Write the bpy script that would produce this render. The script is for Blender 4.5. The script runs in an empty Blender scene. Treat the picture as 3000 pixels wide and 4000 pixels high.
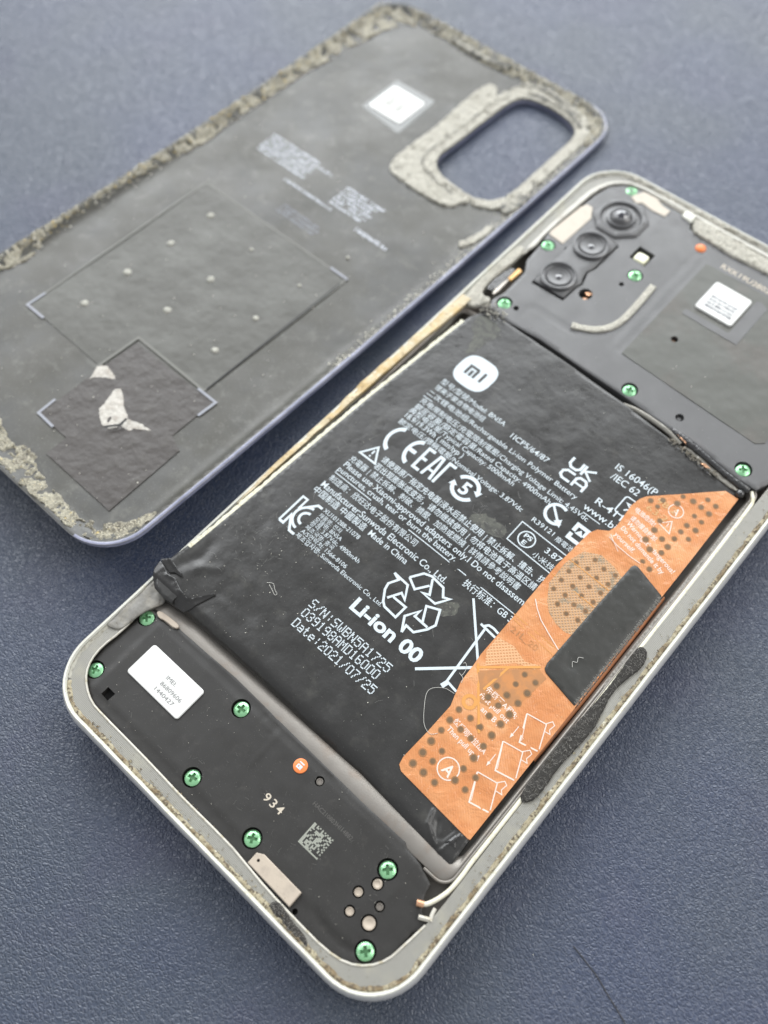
import bpy, math, random
import numpy as np
from mathutils import Vector, Matrix, noise
from mathutils.geometry import delaunay_2d_cdt, tessellate_polygon

# All lengths below are millimetres on the real things; MM turns them into metres.
MM = 0.001
rnd = random.Random(7)
scene = bpy.context.scene
COL = scene.collection

# ------------------------------------------------------------------ camera
cam_d = bpy.data.cameras.new("camera")
cam = bpy.data.objects.new("camera", cam_d)
COL.objects.link(cam)
Rcv = Matrix(((0.7466483, 0.5767166, -0.3315332),
              (0.6645642, -0.6687837, 0.3332910),
              (-0.0295095, -0.4691762, -0.8826114)))
rot = Rcv @ Matrix(((1, 0, 0), (0, -1, 0), (0, 0, -1)))
cam.matrix_world = Matrix.Translation(Vector((75.750, 7.471, 150.240)) * MM) @ rot.to_4x4()
cam_d.sensor_fit = 'HORIZONTAL'
cam_d.sensor_width = 36.0
cam_d.lens = 3486.3 * 36.0 / 3000.0
cam_d.clip_start = 0.005
cam_d.clip_end = 20.0
cam_d.dof.use_dof = True
cam_d.dof.focus_distance = 0.146
cam_d.dof.aperture_fstop = 16.5
scene.camera = cam

# ------------------------------------------------------------------ light: a window beyond the bench, an added fill lamp
world = bpy.data.worlds.new("World")
scene.world = world
world.use_nodes = True
wb = world.node_tree.nodes["Background"]
wb.inputs[0].default_value = (0.95, 0.97, 1.0, 1)
wb.inputs[1].default_value = 0.68


def area_light(name, loc, target, sx, sy, power, colour):
    d = bpy.data.lights.new(name, 'AREA')
    d.shape = 'RECTANGLE'
    d.size = sx
    d.size_y = sy
    d.energy = power
    d.color = colour
    o = bpy.data.objects.new(name, d)
    o.location = loc
    o.rotation_euler = (Vector(target) - Vector(loc)).to_track_quat('-Z', 'Y').to_euler()
    COL.objects.link(o)
    return o


area_light("window_light", (-0.66, 1.10, 0.74), (0.0, 0.08, 0.0), 1.6, 0.80, 30.0, (0.95, 0.98, 1.0))
area_light("side_window_light", (-1.05, 0.26, 0.98), (0.0, 0.08, 0.0), 1.2, 0.80, 13.0, (0.96, 0.98, 1.0))
area_light("fill_light", (0.80, 0.72, 0.95), (0.03, 0.06, 0.0), 0.7, 0.7, 10.0, (1.0, 0.98, 0.95))  # unseen fill lamp, added to lift diffuse light without sheen

scene.view_settings.view_transform = 'Standard'
scene.view_settings.look = 'None'
scene.view_settings.exposure = 0.0
scene.view_settings.gamma = 1.0
scene.cycles.max_bounces = 6

# ------------------------------------------------------------------ object helpers
ORG = {}


def empty(name, loc, label=None, cat=None, group=None):
    o = bpy.data.objects.new(name, None)
    o.empty_display_size = 0.01
    o.location = Vector(loc) * MM
    COL.objects.link(o)
    ORG[o.name] = Vector(loc)
    if label: o['label'] = label
    if cat: o['category'] = cat
    if group: o['group'] = group
    return o


def link(me, name, parent=None, org=None):
    o = bpy.data.objects.new(name, me)
    COL.objects.link(o)
    base = ORG[parent.name] if parent else Vector((0, 0, 0))
    org = base if org is None else Vector(org)
    o.location = (org - base) * MM
    if parent: o.parent = parent
    ORG[o.name] = org
    return o


def make(name, verts, faces, mats, parent=None, org=None, idx=None, smooth=32, label=None, kind=None, local=False):
    if not isinstance(mats, (list, tuple)): mats = [mats]
    base = ORG[parent.name] if parent else Vector((0, 0, 0))
    o3 = np.array(base if org is None else org, float)
    v = np.array(verts, float)
    if not local: v = v - o3
    me = bpy.data.meshes.new(name)
    me.from_pydata((v * MM).tolist(), [], faces)
    for m in mats: me.materials.append(m)
    if idx is not None: me.polygons.foreach_set('material_index', idx)
    if smooth:
        me.shade_smooth()
        me.set_sharp_from_angle(angle=math.radians(smooth))
    me.update()
    o = link(me, name, parent, None if org is None else org)
    if label: o['label'] = label
    if kind: o['kind'] = kind
    return o


# ------------------------------------------------------------------ 2D helpers
def rrect(x0, y0, x1, y1, r, n=10):
    out = []
    for cx, cy, a in ((x1 - r, y0 + r, -90), (x1 - r, y1 - r, 0), (x0 + r, y1 - r, 90), (x0 + r, y0 + r, 180)):
        for k in range(n + 1):
            t = math.radians(a + 90 * k / n)
            out.append((cx + r * math.cos(t), cy + r * math.sin(t)))
    return out


def circle(cx, cy, r, n=24):
    return [(cx + r * math.cos(2 * math.pi * k / n), cy + r * math.sin(2 * math.pi * k / n)) for k in range(n)]


def area2(p):
    p = np.array(p)
    return float(np.sum(p[:, 0] * np.roll(p[:, 1], -1) - np.roll(p[:, 0], -1) * p[:, 1])) / 2


def dens(p, step, closed=True):
    out = []
    n = len(p)
    for i in range(n if closed else n - 1):
        a, b = p[i], p[(i + 1) % n]
        L = math.hypot(b[0] - a[0], b[1] - a[1])
        k = max(1, int(math.ceil(L / step - 1e-6)))
        for j in range(k): out.append((a[0] + (b[0] - a[0]) * j / k, a[1] + (b[1] - a[1]) * j / k))
    if not closed: out.append(tuple(p[-1]))
    return out


def smoothed(p, it=2, closed=True):
    for _ in range(it):
        q = []
        n = len(p)
        rng = range(n) if closed else range(n - 1)
        if not closed: q.append(p[0])
        for i in rng:
            a, b = p[i], p[(i + 1) % n]
            q.append((.75 * a[0] + .25 * b[0], .75 * a[1] + .25 * b[1]))
            q.append((.25 * a[0] + .75 * b[0], .25 * a[1] + .75 * b[1]))
        if not closed: q.append(p[-1])
        p = q
    return p


def offset(p, d):
    """moves a closed outline inward by d"""
    if area2(p) < 0: p = p[::-1]
    n = len(p)
    out = []
    for i in range(n):
        a, b, c = np.array(p[i - 1]), np.array(p[i]), np.array(p[(i + 1) % n])
        u = b - a; w = c - b
        u = u / (np.linalg.norm(u) + 1e-9); w = w / (np.linalg.norm(w) + 1e-9)
        nn = np.array([-u[1] - w[1], u[0] + w[0]])
        L = np.linalg.norm(nn)
        nn = nn / (L + 1e-9)
        s = d / max(0.45, abs(nn @ np.array([-u[1], u[0]])))
        out.append(tuple(b + nn * s))
    return out


def inside(pts, poly):
    pts = np.asarray(pts, float); poly = np.asarray(poly, float)
    x, y = pts[:, 0], pts[:, 1]
    r = np.zeros(len(pts), bool)
    x0, y0 = poly[:, 0], poly[:, 1]
    x1, y1 = np.roll(x0, -1), np.roll(y0, -1)
    for a, b, c, d in zip(x0, y0, x1, y1):
        if b == d: continue
        m = ((b > y) != (d > y)) & (x < (c - a) * (y - b) / (d - b) + a)
        r ^= m
    return r


def sheet(outer, holes=(), z=0.0, step=3.0, thick=1.0, chamfer=0.0, fine=(), zb=None, lip=0):
    """a plate with real thickness: flat or following z(x, y), with holes; returns verts, faces, idx (0 top, 1 side, 2 under)"""
    zf = z if callable(z) else (lambda x, y, q=z: q)
    outer = dens(outer, step)
    if area2(outer) < 0: outer = outer[::-1]
    hs = [dens(h, step) for h in holes]
    rim = set()
    pts, edges = [], []
    for loop in [outer] + hs:
        s = len(pts); n = len(loop)
        pts += list(loop)
        edges += [(s + i, s + (i + 1) % n) for i in range(n)]
    nb = len(pts)
    if lip: pts += offset(outer, lip)
    if chamfer:
        ins = offset(outer, chamfer)
        if abs(area2(ins)) > 0: pts += [q for q in ins]
    xs = [p[0] for p in outer]; ys = [p[1] for p in outer]
    gx = np.arange(min(xs) + step / 2, max(xs), step)
    gy = np.arange(min(ys) + step / 2, max(ys), step)
    if len(gx) and len(gy):
        G = np.array([(x + (0.5 * step if j % 2 else 0), y) for j, y in enumerate(gy) for x in gx])
        ring = offset(outer, max(0.45 * step, chamfer * 1.3, lip * 1.5))
        m = inside(G, ring)
        for h in hs: m &= ~inside(G, offset(h, -0.4 * step) if len(h) > 3 else h)
        for (a, b, c, d, _) in fine: m &= ~((G[:, 0] > a) & (G[:, 0] < c) & (G[:, 1] > b) & (G[:, 1] < d))
        pts += [tuple(q) for q in G[m]]
        for (a, b, c, d, st) in fine:
            H = np.array([(x + (.5 * st if j % 2 else 0), y) for j, y in enumerate(np.arange(b, d, st)) for x in np.arange(a, c, st)])
            pts += [tuple(q) for q in H[inside(H, ring)]]
    r = delaunay_2d_cdt([Vector(p) for p in pts], edges, [], 0, 1e-5)
    V2 = np.array([tuple(v) for v in r[0]])
    F = [tuple(f) for f in r[2]]
    cen = np.array([V2[list(f)].mean(0) for f in F])
    keep = inside(cen, outer)
    for h in hs: keep &= ~inside(cen, h)
    F = [f for f, k in zip(F, keep) if k]
    F = [f if area2([V2[i] for i in f]) > 0 else f[::-1] for f in F]
    outer_set = set()
    if chamfer:
        for i, o in enumerate(r[3]):
            if any(k < len(outer) for k in o): outer_set.add(i)
    Z = [zf(x, y) - (chamfer * 0.8 if i in outer_set else 0.0) for i, (x, y) in enumerate(V2)]
    top = [(x, y, q) for (x, y), q in zip(V2.tolist(), Z)]
    N = len(top)
    ec = {}
    for f in F:
        for a, b in zip(f, f[1:] + f[:1]): ec[(a, b)] = 1
    bound = [(a, b) for (a, b) in ec if (b, a) not in ec]
    if zb is None: low = [(x, y, q - thick) for x, y, q in top]
    else: low = [(x, y, zb) for x, y, q in top]
    faces = list(F); idx = [0] * len(F)
    for a, b in bound:
        faces.append((b, a, a + N, b + N)); idx.append(1)
    for f in F:
        faces.append(tuple(i + N for i in reversed(f))); idx.append(2)
    return top + low, faces, idx


def lathe(prof, cx, cy, n=40, caps=True):
    """prof: (radius, z) from the axis outward"""
    V, F = [], []
    for r, z in prof:
        for k in range(n):
            a = 2 * math.pi * k / n
            V.append((cx + r * math.cos(a), cy + r * math.sin(a), z))
    for i in range(len(prof) - 1):
        for k in range(n):
            F.append((i * n + k, (i + 1) * n + k, (i + 1) * n + (k + 1) % n, i * n + (k + 1) % n))
    if caps: F.append(tuple(range(n)))
    return V, F


def tube(path, r, n=6, closed=False):
    V, F = [], []
    P = [Vector(p) for p in path]
    m = len(P)
    rr = r if callable(r) else (lambda t: r)
    for i, p in enumerate(P):
        a = P[max(0, i - 1)]; b = P[min(m - 1, i + 1)]
        t = (b - a).normalized() if (b - a).length > 1e-9 else Vector((1, 0, 0))
        s = t.cross(Vector((0, 0, 1)))
        s = s.normalized() if s.length > 1e-5 else Vector((1, 0, 0))
        u = s.cross(t)
        q = rr(i / max(1, m - 1))
        for k in range(n):
            w = 2 * math.pi * k / n
            V.append(tuple(p + s * (q * math.cos(w)) + u * (q * math.sin(w))))
    for i in range(m - 1):
        for k in range(n):
            F.append((i * n + k, i * n + (k + 1) % n, (i + 1) * n + (k + 1) % n, (i + 1) * n + k))
    F.append(tuple(range(n))[::-1]); F.append(tuple((m - 1) * n + k for k in range(n)))
    return V, F


def spline(pts, k=6):
    P = [Vector(p) for p in pts]
    P = [2 * P[0] - P[1]] + P + [2 * P[-1] - P[-2]]
    out = []
    for i in range(1, len(P) - 2):
        for j in range(k):
            t = j / k
            a, b, c, d = P[i - 1:i + 3]
            out.append(tuple(0.5 * ((2 * b) + (c - a) * t + (2 * a - 5 * b + 4 * c - d) * t * t + (3 * b - a - 3 * c + d) * t ** 3)))
    out.append(tuple(P[-2]))
    return out


class Flat:
    """flat ink: strokes, filled outlines and lettering laid on a surface"""
    def __init__(s): s.V = []; s.F = []

    def poly(s, p, hole=None):
        loops = [[Vector((x, y, 0)) for x, y in q] for q in ([p] + (hole or []))]
        n = len(s.V)
        for l in loops: s.V += [(v.x, v.y) for v in l]
        for f in tessellate_polygon(loops): s.F.append(tuple(n + i for i in f))
        return s

    def line(s, pts, w, closed=False):
        n = len(pts); m = n if closed else n - 1
        L, Rr = [], []
        for i in range(n):
            a = np.array(pts[i - 1] if (i or closed) else pts[0], float); b = np.array(pts[i], float)
            c = np.array(pts[(i + 1) % n] if (i < n - 1 or closed) else pts[-1], float)
            u = b - a; v = c - b
            lu, lv = np.linalg.norm(u), np.linalg.norm(v)
            u = u / lu if lu > 1e-9 else v / (lv + 1e-9)
            v = v / lv if lv > 1e-9 else u
            nn = np.array([-(u + v)[1], (u + v)[0]]); ln = np.linalg.norm(nn)
            nn = nn / ln if ln > 1e-6 else np.array([-u[1], u[0]])
            q = w / 2 / max(.4, nn @ np.array([-u[1], u[0]]))
            L.append(tuple(b + nn * q)); Rr.append(tuple(b - nn * q))
        o = len(s.V); s.V += L + Rr
        for i in range(m):
            j = (i + 1) % n
            s.F.append((o + i, o + n + i, o + n + j, o + j))
        return s

    def arc(s, cx, cy, r, a0, a1, w, n=24):
        s.line([(cx + r * math.cos(math.radians(a0 + (a1 - a0) * k / n)), cy + r * math.sin(math.radians(a0 + (a1 - a0) * k / n))) for k in range(n + 1)], w)
        return s

    def text(s, t, x, y, w, h, bold=0.0, ang=0.0, spacing=1.0, shear=0.0):
        c = bpy.data.curves.new("t", 'FONT')
        c.body = t; c.size = 1.0; c.offset = bold; c.resolution_u = 3; c.space_character = spacing; c.shear = shear
        o = bpy.data.objects.new("t", c); COL.objects.link(o)
        dg = bpy.context.evaluated_depsgraph_get(); dg.update()
        me = bpy.data.meshes.new_from_object(o.evaluated_get(dg))
        v = [(q.co.x, q.co.y) for q in me.vertices]; f = [tuple(q.vertices) for q in me.polygons]
        bpy.data.objects.remove(o); bpy.data.curves.remove(c); bpy.data.meshes.remove(me)
        if not v: return s
        x0 = min(q[0] for q in v); x1 = max(q[0] for q in v)
        sx = (w / (x1 - x0)) if w else h; ca, sa = math.cos(math.radians(ang)), math.sin(math.radians(ang))
        n = len(s.V)
        for a, b in v:
            a = (a - x0) * sx; b = b * h
            s.V.append((x + a * ca - b * sa, y + a * sa + b * ca))
        s.F += [tuple(n + i for i in q) for q in f]
        return s

    def build(s, name, mat, parent, z, lift=0.05, label=None, kind=None):
        zf = z if callable(z) else (lambda x, y: z)
        F = [f if area2([s.V[i] for i in f]) > 0 else f[::-1] for f in s.F]
        return make(name, [(x, y, zf(x, y) + lift) for x, y in s.V], F, mat, parent, smooth=0, label=label, kind=kind)


# ------------------------------------------------------------------ materials (texture space in millimetres)
def new_mat(name):
    m = bpy.data.materials.new(name); m.use_nodes = True
    nt = m.node_tree; b = nt.nodes["Principled BSDF"]
    return m, nt, b


def coords(nt, scale=1.0, rotz=0.0, stretch=(1, 1, 1)):
    tc = nt.nodes.new("ShaderNodeTexCoord"); mp = nt.nodes.new("ShaderNodeMapping")
    k = scale / MM
    mp.inputs['Scale'].default_value = (k * stretch[0], k * stretch[1], k * stretch[2])
    mp.inputs['Rotation'].default_value = (0, 0, rotz)
    nt.links.new(tc.outputs['Object'], mp.inputs['Vector'])
    return mp.outputs['Vector']


def ntex(nt, scale, detail=3, rough=.55, dist=0.0, **kw):
    n = nt.nodes.new("ShaderNodeTexNoise")
    n.inputs['Scale'].default_value = 1.0
    n.inputs['Detail'].default_value = detail; n.inputs['Roughness'].default_value = rough
    n.inputs['Distortion'].default_value = dist
    nt.links.new(coords(nt, scale, **kw), n.inputs['Vector'])
    return n.outputs['Fac']


def ramp(nt, fac, a, b, ca=(0, 0, 0, 1), cb=(1, 1, 1, 1)):
    r = nt.nodes.new("ShaderNodeMapRange")
    r.interpolation_type = 'SMOOTHSTEP'
    r.inputs['From Min'].default_value = a; r.inputs['From Max'].default_value = b
    nt.links.new(fac, r.inputs['Value'])
    return r.outputs['Result']


def mixc(nt, fac, A, B):
    m = nt.nodes.new("ShaderNodeMix"); m.data_type = 'RGBA'
    for s, v in ((6, A), (7, B)):
        if hasattr(v, 'links') or hasattr(v, 'is_linked'): nt.links.new(v, m.inputs[s])
        else: m.inputs[s].default_value = (*v, 1)
    if hasattr(fac, 'is_linked'): nt.links.new(fac, m.inputs[0])
    else: m.inputs[0].default_value = fac
    return m.outputs[2]


def maths(nt, op, a, b=None, clamp=False):
    m = nt.nodes.new("ShaderNodeMath"); m.operation = op; m.use_clamp = clamp
    for i, v in enumerate((a, b)):
        if v is None: continue
        if hasattr(v, 'is_linked'): nt.links.new(v, m.inputs[i])
        else: m.inputs[i].default_value = v
    return m.outputs[0]


def bump(nt, h, dist, strength=1.0, prev=None):
    b = nt.nodes.new("ShaderNodeBump")
    b.inputs['Distance'].default_value = dist * MM; b.inputs['Strength'].default_value = strength
    nt.links.new(h, b.inputs['Height'])
    if prev is not None: nt.links.new(prev, b.inputs['Normal'])
    return b.outputs['Normal']


def M(name, col, rough=.5, metal=0.0, spec=.5, overlays=(), bumps=(), rvar=None, coat=0.0, sub=0.0):
    """overlays: (scale, lo, hi, colour, detail); bumps: (scale, height mm, detail, stretch)"""
    m, nt, b = new_mat(name)
    c = col
    for o in overlays:
        f = ntex(nt, o[0], o[4] if len(o) > 4 else 4, .6)
        c = mixc(nt, ramp(nt, f, o[1], o[2]), c, o[3])
    if overlays: nt.links.new(c, b.inputs['Base Color'])
    else: b.inputs['Base Color'].default_value = (*col, 1)
    b.inputs['Roughness'].default_value = rough
    b.inputs['Metallic'].default_value = metal
    b.inputs['Specular IOR Level'].default_value = spec
    b.inputs['Coat Weight'].default_value = coat
    b.inputs['Coat Roughness'].default_value = .12
    if rvar:
        f = ntex(nt, rvar[0], 3)
        r = nt.nodes.new("ShaderNodeMapRange"); r.inputs['To Min'].default_value = rvar[1]; r.inputs['To Max'].default_value = rvar[2]
        r.inputs['From Min'].default_value = .3; r.inputs['From Max'].default_value = .7
        nt.links.new(f, r.inputs['Value']); nt.links.new(r.outputs[0], b.inputs['Roughness'])
    n = None
    for s in bumps:
        n = bump(nt, ntex(nt, s[0], s[2] if len(s) > 2 else 3, stretch=s[3] if len(s) > 3 else (1, 1, 1)), s[1], 1.0, n)
    if n is not None: nt.links.new(n, b.inputs['Normal'])
    return m


def leather_mat():
    m, nt, b = new_mat("navy_leather")
    # small even pebble grain, pushed about by noise, with a few longer creases
    vec = coords(nt, 1.0, rotz=0.3, stretch=(1.0, 1.25, 1))
    nz = nt.nodes.new("ShaderNodeTexNoise"); nz.inputs['Scale'].default_value = 1.3; nz.inputs['Detail'].default_value = 2
    nt.links.new(vec, nz.inputs['Vector'])
    add = nt.nodes.new("ShaderNodeVectorMath"); add.operation = 'MULTIPLY_ADD'
    nt.links.new(nz.outputs['Color'], add.inputs[0]); add.inputs[1].default_value = (.8, .8, 0); nt.links.new(vec, add.inputs[2])
    def cells(scale):
        v = nt.nodes.new("ShaderNodeTexVoronoi"); v.feature = 'DISTANCE_TO_EDGE'; v.inputs['Scale'].default_value = scale
        nt.links.new(add.outputs[0], v.inputs['Vector'])
        return v.outputs['Distance']
    hh = maths(nt, 'ADD', ramp(nt, cells(1.45), 0.0, .26), maths(nt, 'MULTIPLY', ramp(nt, cells(.5), 0.0, .12), .45))
    hh = maths(nt, 'ADD', hh, maths(nt, 'MULTIPLY', ntex(nt, 2.2, 3, .6), .9))
    n = bump(nt, hh, .085, 1.0)
    n = bump(nt, ntex(nt, 5, 2, .6), .02, 1.0, n)
    n = bump(nt, ntex(nt, .035, 2), .5, 1.0, n)
    nt.links.new(n, b.inputs['Normal'])
    c = mixc(nt, ramp(nt, ntex(nt, .02, 2), .35, .65), (.033, .045, .082), (.037, .049, .073))
    c = mixc(nt, maths(nt, 'MULTIPLY', ramp(nt, ntex(nt, .045, 3), .5, .75), .5), c, (.038, .043, .082))
    nt.links.new(c, b.inputs['Base Color'])
    b.inputs['Roughness'].default_value = .37
    b.inputs['Specular IOR Level'].default_value = .60
    return m


def weave_mat(name, c1, c2, pitch, depth=.04, rough=.6, dirt=None, rot=0.0):
    """woven or printed square mesh"""
    m, nt, b = new_mat(name)
    v = coords(nt, 1.0, rotz=rot)
    sp = nt.nodes.new("ShaderNodeSeparateXYZ"); nt.links.new(v, sp.inputs[0])
    k = 2 * math.pi / pitch
    sx = maths(nt, 'SINE', maths(nt, 'MULTIPLY', sp.outputs[0], k))
    sy = maths(nt, 'SINE', maths(nt, 'MULTIPLY', sp.outputs[1], k))
    h = maths(nt, 'MAXIMUM', sx, sy)
    f = ramp(nt, h, .2, .9)
    c = mixc(nt, f, c2, c1)
    for d in (dirt or ()):
        c = mixc(nt, ramp(nt, ntex(nt, d[0], 4, .6), d[1], d[2]), c, d[3])
    nt.links.new(c, b.inputs['Base Color'])
    nt.links.new(bump(nt, h, depth, .8), b.inputs['Normal'])
    b.inputs['Roughness'].default_value = rough
    return m


leather = leather_mat()
dust_c = (.30, .29, .26)
black_pl = M("black_plastic", (.020, .019, .0175), .44, spec=.42, overlays=[(.5, .55, .8, (.034, .032, .029)), (6, .68, .74, (.10, .10, .095), 2)], bumps=[(9, .012, 2), (.12, .25, 2)], rvar=(.3, .40, .56))
grey_pl = M("charcoal_plastic", (.064, .064, .065), .48, spec=.8, overlays=[(.25, .5, .8, (.075, .075, .076)), (5, .70, .76, (.16, .16, .15), 2)], bumps=[(8, .02, 2)], rvar=(.2, .44, .58))
wrap = M("battery_wrap", (.020, .0195, .0185), .31, spec=.50, overlays=[(.35, .52, .8, (.038, .037, .033)), (7, .70, .75, (.14, .14, .13), 2)], bumps=[(4, .008, 3), (.9, .04, 3), (.30, .09, 2), (.08, .40, 1)], rvar=(.3, .26, .42))
wrap_side = M("battery_foil_edge", (.025, .025, .025), .3, bumps=[(1.2, .25, 4)])
ink = M("white_ink", (.50, .56, .59), .55)
ink_dark = M("dark_ink", (.10, .10, .10), .6)
tan_ink = M("tan_ink", (.47, .42, .34), .6)
frame_out = M("pearl_frame", (.54, .54, .53), .28, spec=.6, overlays=[(.9, .6, .8, (.50, .49, .42))], bumps=[(3, .02, 3)], coat=.3)
rim_m = M("frame_rim", (.60, .60, .54), .35, overlays=[(.7, .52, .75, (.52, .50, .38)), (3, .62, .72, (.30, .26, .16))], bumps=[(2.5, .05, 4)])
ledge_m = weave_mat("woven_ledge", (.265, .26, .23), (.19, .185, .165), .24, .02, .36, dirt=[(.22, .50, .75, (.27, .26, .215)), (1.1, .62, .74, (.13, .115, .085))])
ledge_edge = M("ledge_edge", (.52, .50, .44), .5, overlays=[(.8, .5, .7, (.38, .34, .24))])
glue_m = M("old_glue", (.34, .30, .20), .6, overlays=[(.35, .42, .60, (.17, .125, .065)), (1.7, .50, .60, (.085, .065, .04)), (1.3, .62, .7, (.50, .48, .37))], bumps=[(2.2, .25, 5), (6, .08, 3)])
amber_glue = M("amber_glue", (.50, .42, .27), .5, overlays=[(.16, .45, .62, (.46, .33, .14)), (.9, .56, .72, (.27, .19, .10)), (.5, .60, .75, (.62, .60, .50))], bumps=[(1.2, .25, 5)])
tray_m = M("cast_alloy", (.215, .20, .18), .42, metal=.55, overlays=[(.22, .48, .75, (.20, .165, .135)), (3, .68, .8, (.17, .155, .135))], bumps=[(4, .015, 3)], rvar=(.4, .36, .48))
screw_m = M("green_screw", (.27, .56, .30), .30, metal=.55, overlays=[(2.5, .55, .75, (.34, .55, .33))], bumps=[(4, .03, 3)])
_nt = screw_m.node_tree; _b = _nt.nodes["Principled BSDF"]; _oi = _nt.nodes.new("ShaderNodeObjectInfo")
_src = _b.inputs['Base Color'].links[0].from_socket
_nt.links.new(mixc(_nt, maths(_nt, 'MULTIPLY', _oi.outputs['Random'], .55), _src, (.17, .40, .24)), _b.inputs['Base Color'])
_r = _nt.nodes.new("ShaderNodeMapRange"); _r.inputs['To Min'].default_value = .22; _r.inputs['To Max'].default_value = .42
_nt.links.new(_oi.outputs['Random'], _r.inputs['Value']); _nt.links.new(_r.outputs[0], _b.inputs['Roughness'])
screw_dark = M("screw_recess_shade", (.09, .21, .10), .35, metal=.5)  # shade of the cross recess painted in as a darker screw green
hole_m = M("hole_dark", (.012, .012, .012), .7)
sticker = M("white_sticker", (.60, .605, .585), .45, overlays=[(.3, .5, .9, (.69, .69, .68))])
beige_m = M("beige_antenna_pad", (.42, .36, .29), .5, overlays=[(.5, .45, .75, (.35, .30, .245)), (3, .66, .74, (.28, .22, .16))], bumps=[(3, .03, 3)])
graph_m = M("graphite_film", (.062, .064, .054), .50, spec=.6, overlays=[(.10, .45, .7, (.070, .064, .054)), (1.4, .66, .8, (.12, .12, .105)), (6, .70, .76, (.22, .22, .20), 2)], bumps=[(.15, .3, 2), (6, .012, 2)])
cover_in = M("cover_inner_black", (.032, .030, .021), .48, spec=.56, overlays=[(.05, .42, .65, (.038, .038, .034)), (.35, .52, .75, (.070, .069, .058)), (2.2, .64, .74, (.12, .118, .10)), (5, .66, .72, (.20, .20, .18), 2)], bumps=[(.08, .5, 2), (5, .02, 3)], rvar=(.06, .42, .58))
cover_out = M("lavender_lacquer", (.15, .16, .23), .26, spec=.5, coat=.25, overlays=[(.12, .4, .7, (.27, .28, .37))])
foam_m = M("crumbled_foam", (.38, .355, .27), .40, spec=.7, overlays=[(.17, .46, .62, (.17, .15, .11)), (3.2, .50, .56, (.60, .56, .43)), (1.2, .60, .66, (.17, .16, .12)), (4.2, .57, .61, (.13, .12, .09)), (1.6, .64, .69, (.66, .50, .17))], bumps=[(1.8, .7, 6), (6, .35, 4)])
foam_d = M("dirty_foam", (.30, .29, .25), .85, overlays=[(.5, .45, .58, (.10, .10, .095)), (1.6, .52, .64, (.46, .44, .37))], bumps=[(1.8, .5, 5)])
foam_g = M("grey_foam", (.43, .415, .36), .7, overlays=[(.22, .50, .66, (.33, .315, .265)), (3.0, .50, .58, (.54, .52, .44)), (3.2, .58, .64, (.17, .16, .13))], bumps=[(1.6, .5, 5), (5, .2, 4)])
felt_m = M("black_felt", (.045, .043, .040), .95, spec=.2, overlays=[(3, .55, .75, (.09, .088, .08)), (.7, .6, .8, (.05, .045, .035))], bumps=[(4, .25, 5)])
fibre_m = M("fibre", (.55, .54, .50), .6)
fibre_k = M("black_hair", (.02, .02, .022), .4)
orange_pl = M("orange_plastic", (.72, .20, .055), .4)
copper = M("copper", (.62, .36, .22), .35, metal=.7, overlays=[(2, .5, .7, (.30, .14, .08))], bumps=[(4, .05, 3)])
glass_m = M("lens_glass", (.012, .012, .020), .04, spec=.8, coat=1.0)
lens_pl = M("lens_barrel", (.045, .045, .047), .34, spec=.8, bumps=[(5, .01, 2)])
flash_m = M("flash_phosphor", (.70, .70, .50), .3, coat=.6)
cable_m = M("antenna_cable", (.66, .64, .52), .38, overlays=[(.6, .5, .75, (.50, .46, .32))], bumps=[(2, .03, 3)])
chip_m = M("dust_flecks", (.66, .64, .55), .35, spec=.8)
amber_m = M("amber_crumbs", (.58, .45, .18), .35, coat=.4)
flex_m = M("flex_black", (.016, .016, .016), .25, bumps=[(1.5, .2, 3)], spec=.7)
flexg_m = M("flex_grey", (.26, .25, .22), .3, metal=.4, bumps=[(1, .15, 3)])
torn_m = M("torn_paper", (.45, .43, .39), .8, overlays=[(.5, .45, .7, (.34, .31, .27)), (1.8, .55, .66, (.55, .53, .48))], bumps=[(1, .4, 4)])


def film_mat():
    m, nt, b = new_mat("orange_film")
    f = ntex(nt, .25, 3)
    c = mixc(nt, ramp(nt, f, .35, .7), (.48, .185, .062), (.54, .24, .095))
    c = mixc(nt, maths(nt, 'MULTIPLY', ramp(nt, ntex(nt, .12, 3), .5, .7), .5), c, (.64, .36, .18))
    c = mixc(nt, ramp(nt, ntex(nt, 1.3, 4), .66, .74), c, (.52, .27, .13))
    v = coords(nt, 1.0)
    sp = nt.nodes.new("ShaderNodeSeparateXYZ"); nt.links.new(v, sp.inputs[0])
    sy = maths(nt, 'SINE', maths(nt, 'MULTIPLY', maths(nt, 'ADD', sp.outputs[0], sp.outputs[1]), 2 * math.pi / .55))
    nt.links.new(c, b.inputs['Base Color'])
    n = bump(nt, sy, .012, .6)
    n = bump(nt, ntex(nt, .42, 4, .6, .6), .30, 1.0, n)
    n = bump(nt, ntex(nt, .13, 2), .5, 1.0, n)
    nt.links.new(n, b.inputs['Normal'])
    b.inputs['Roughness'].default_value = .28
    b.inputs['Subsurface Weight'].default_value = .0
    b.inputs['Coat Weight'].default_value = .5
    b.inputs['Coat Roughness'].default_value = .18
    return m


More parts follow.
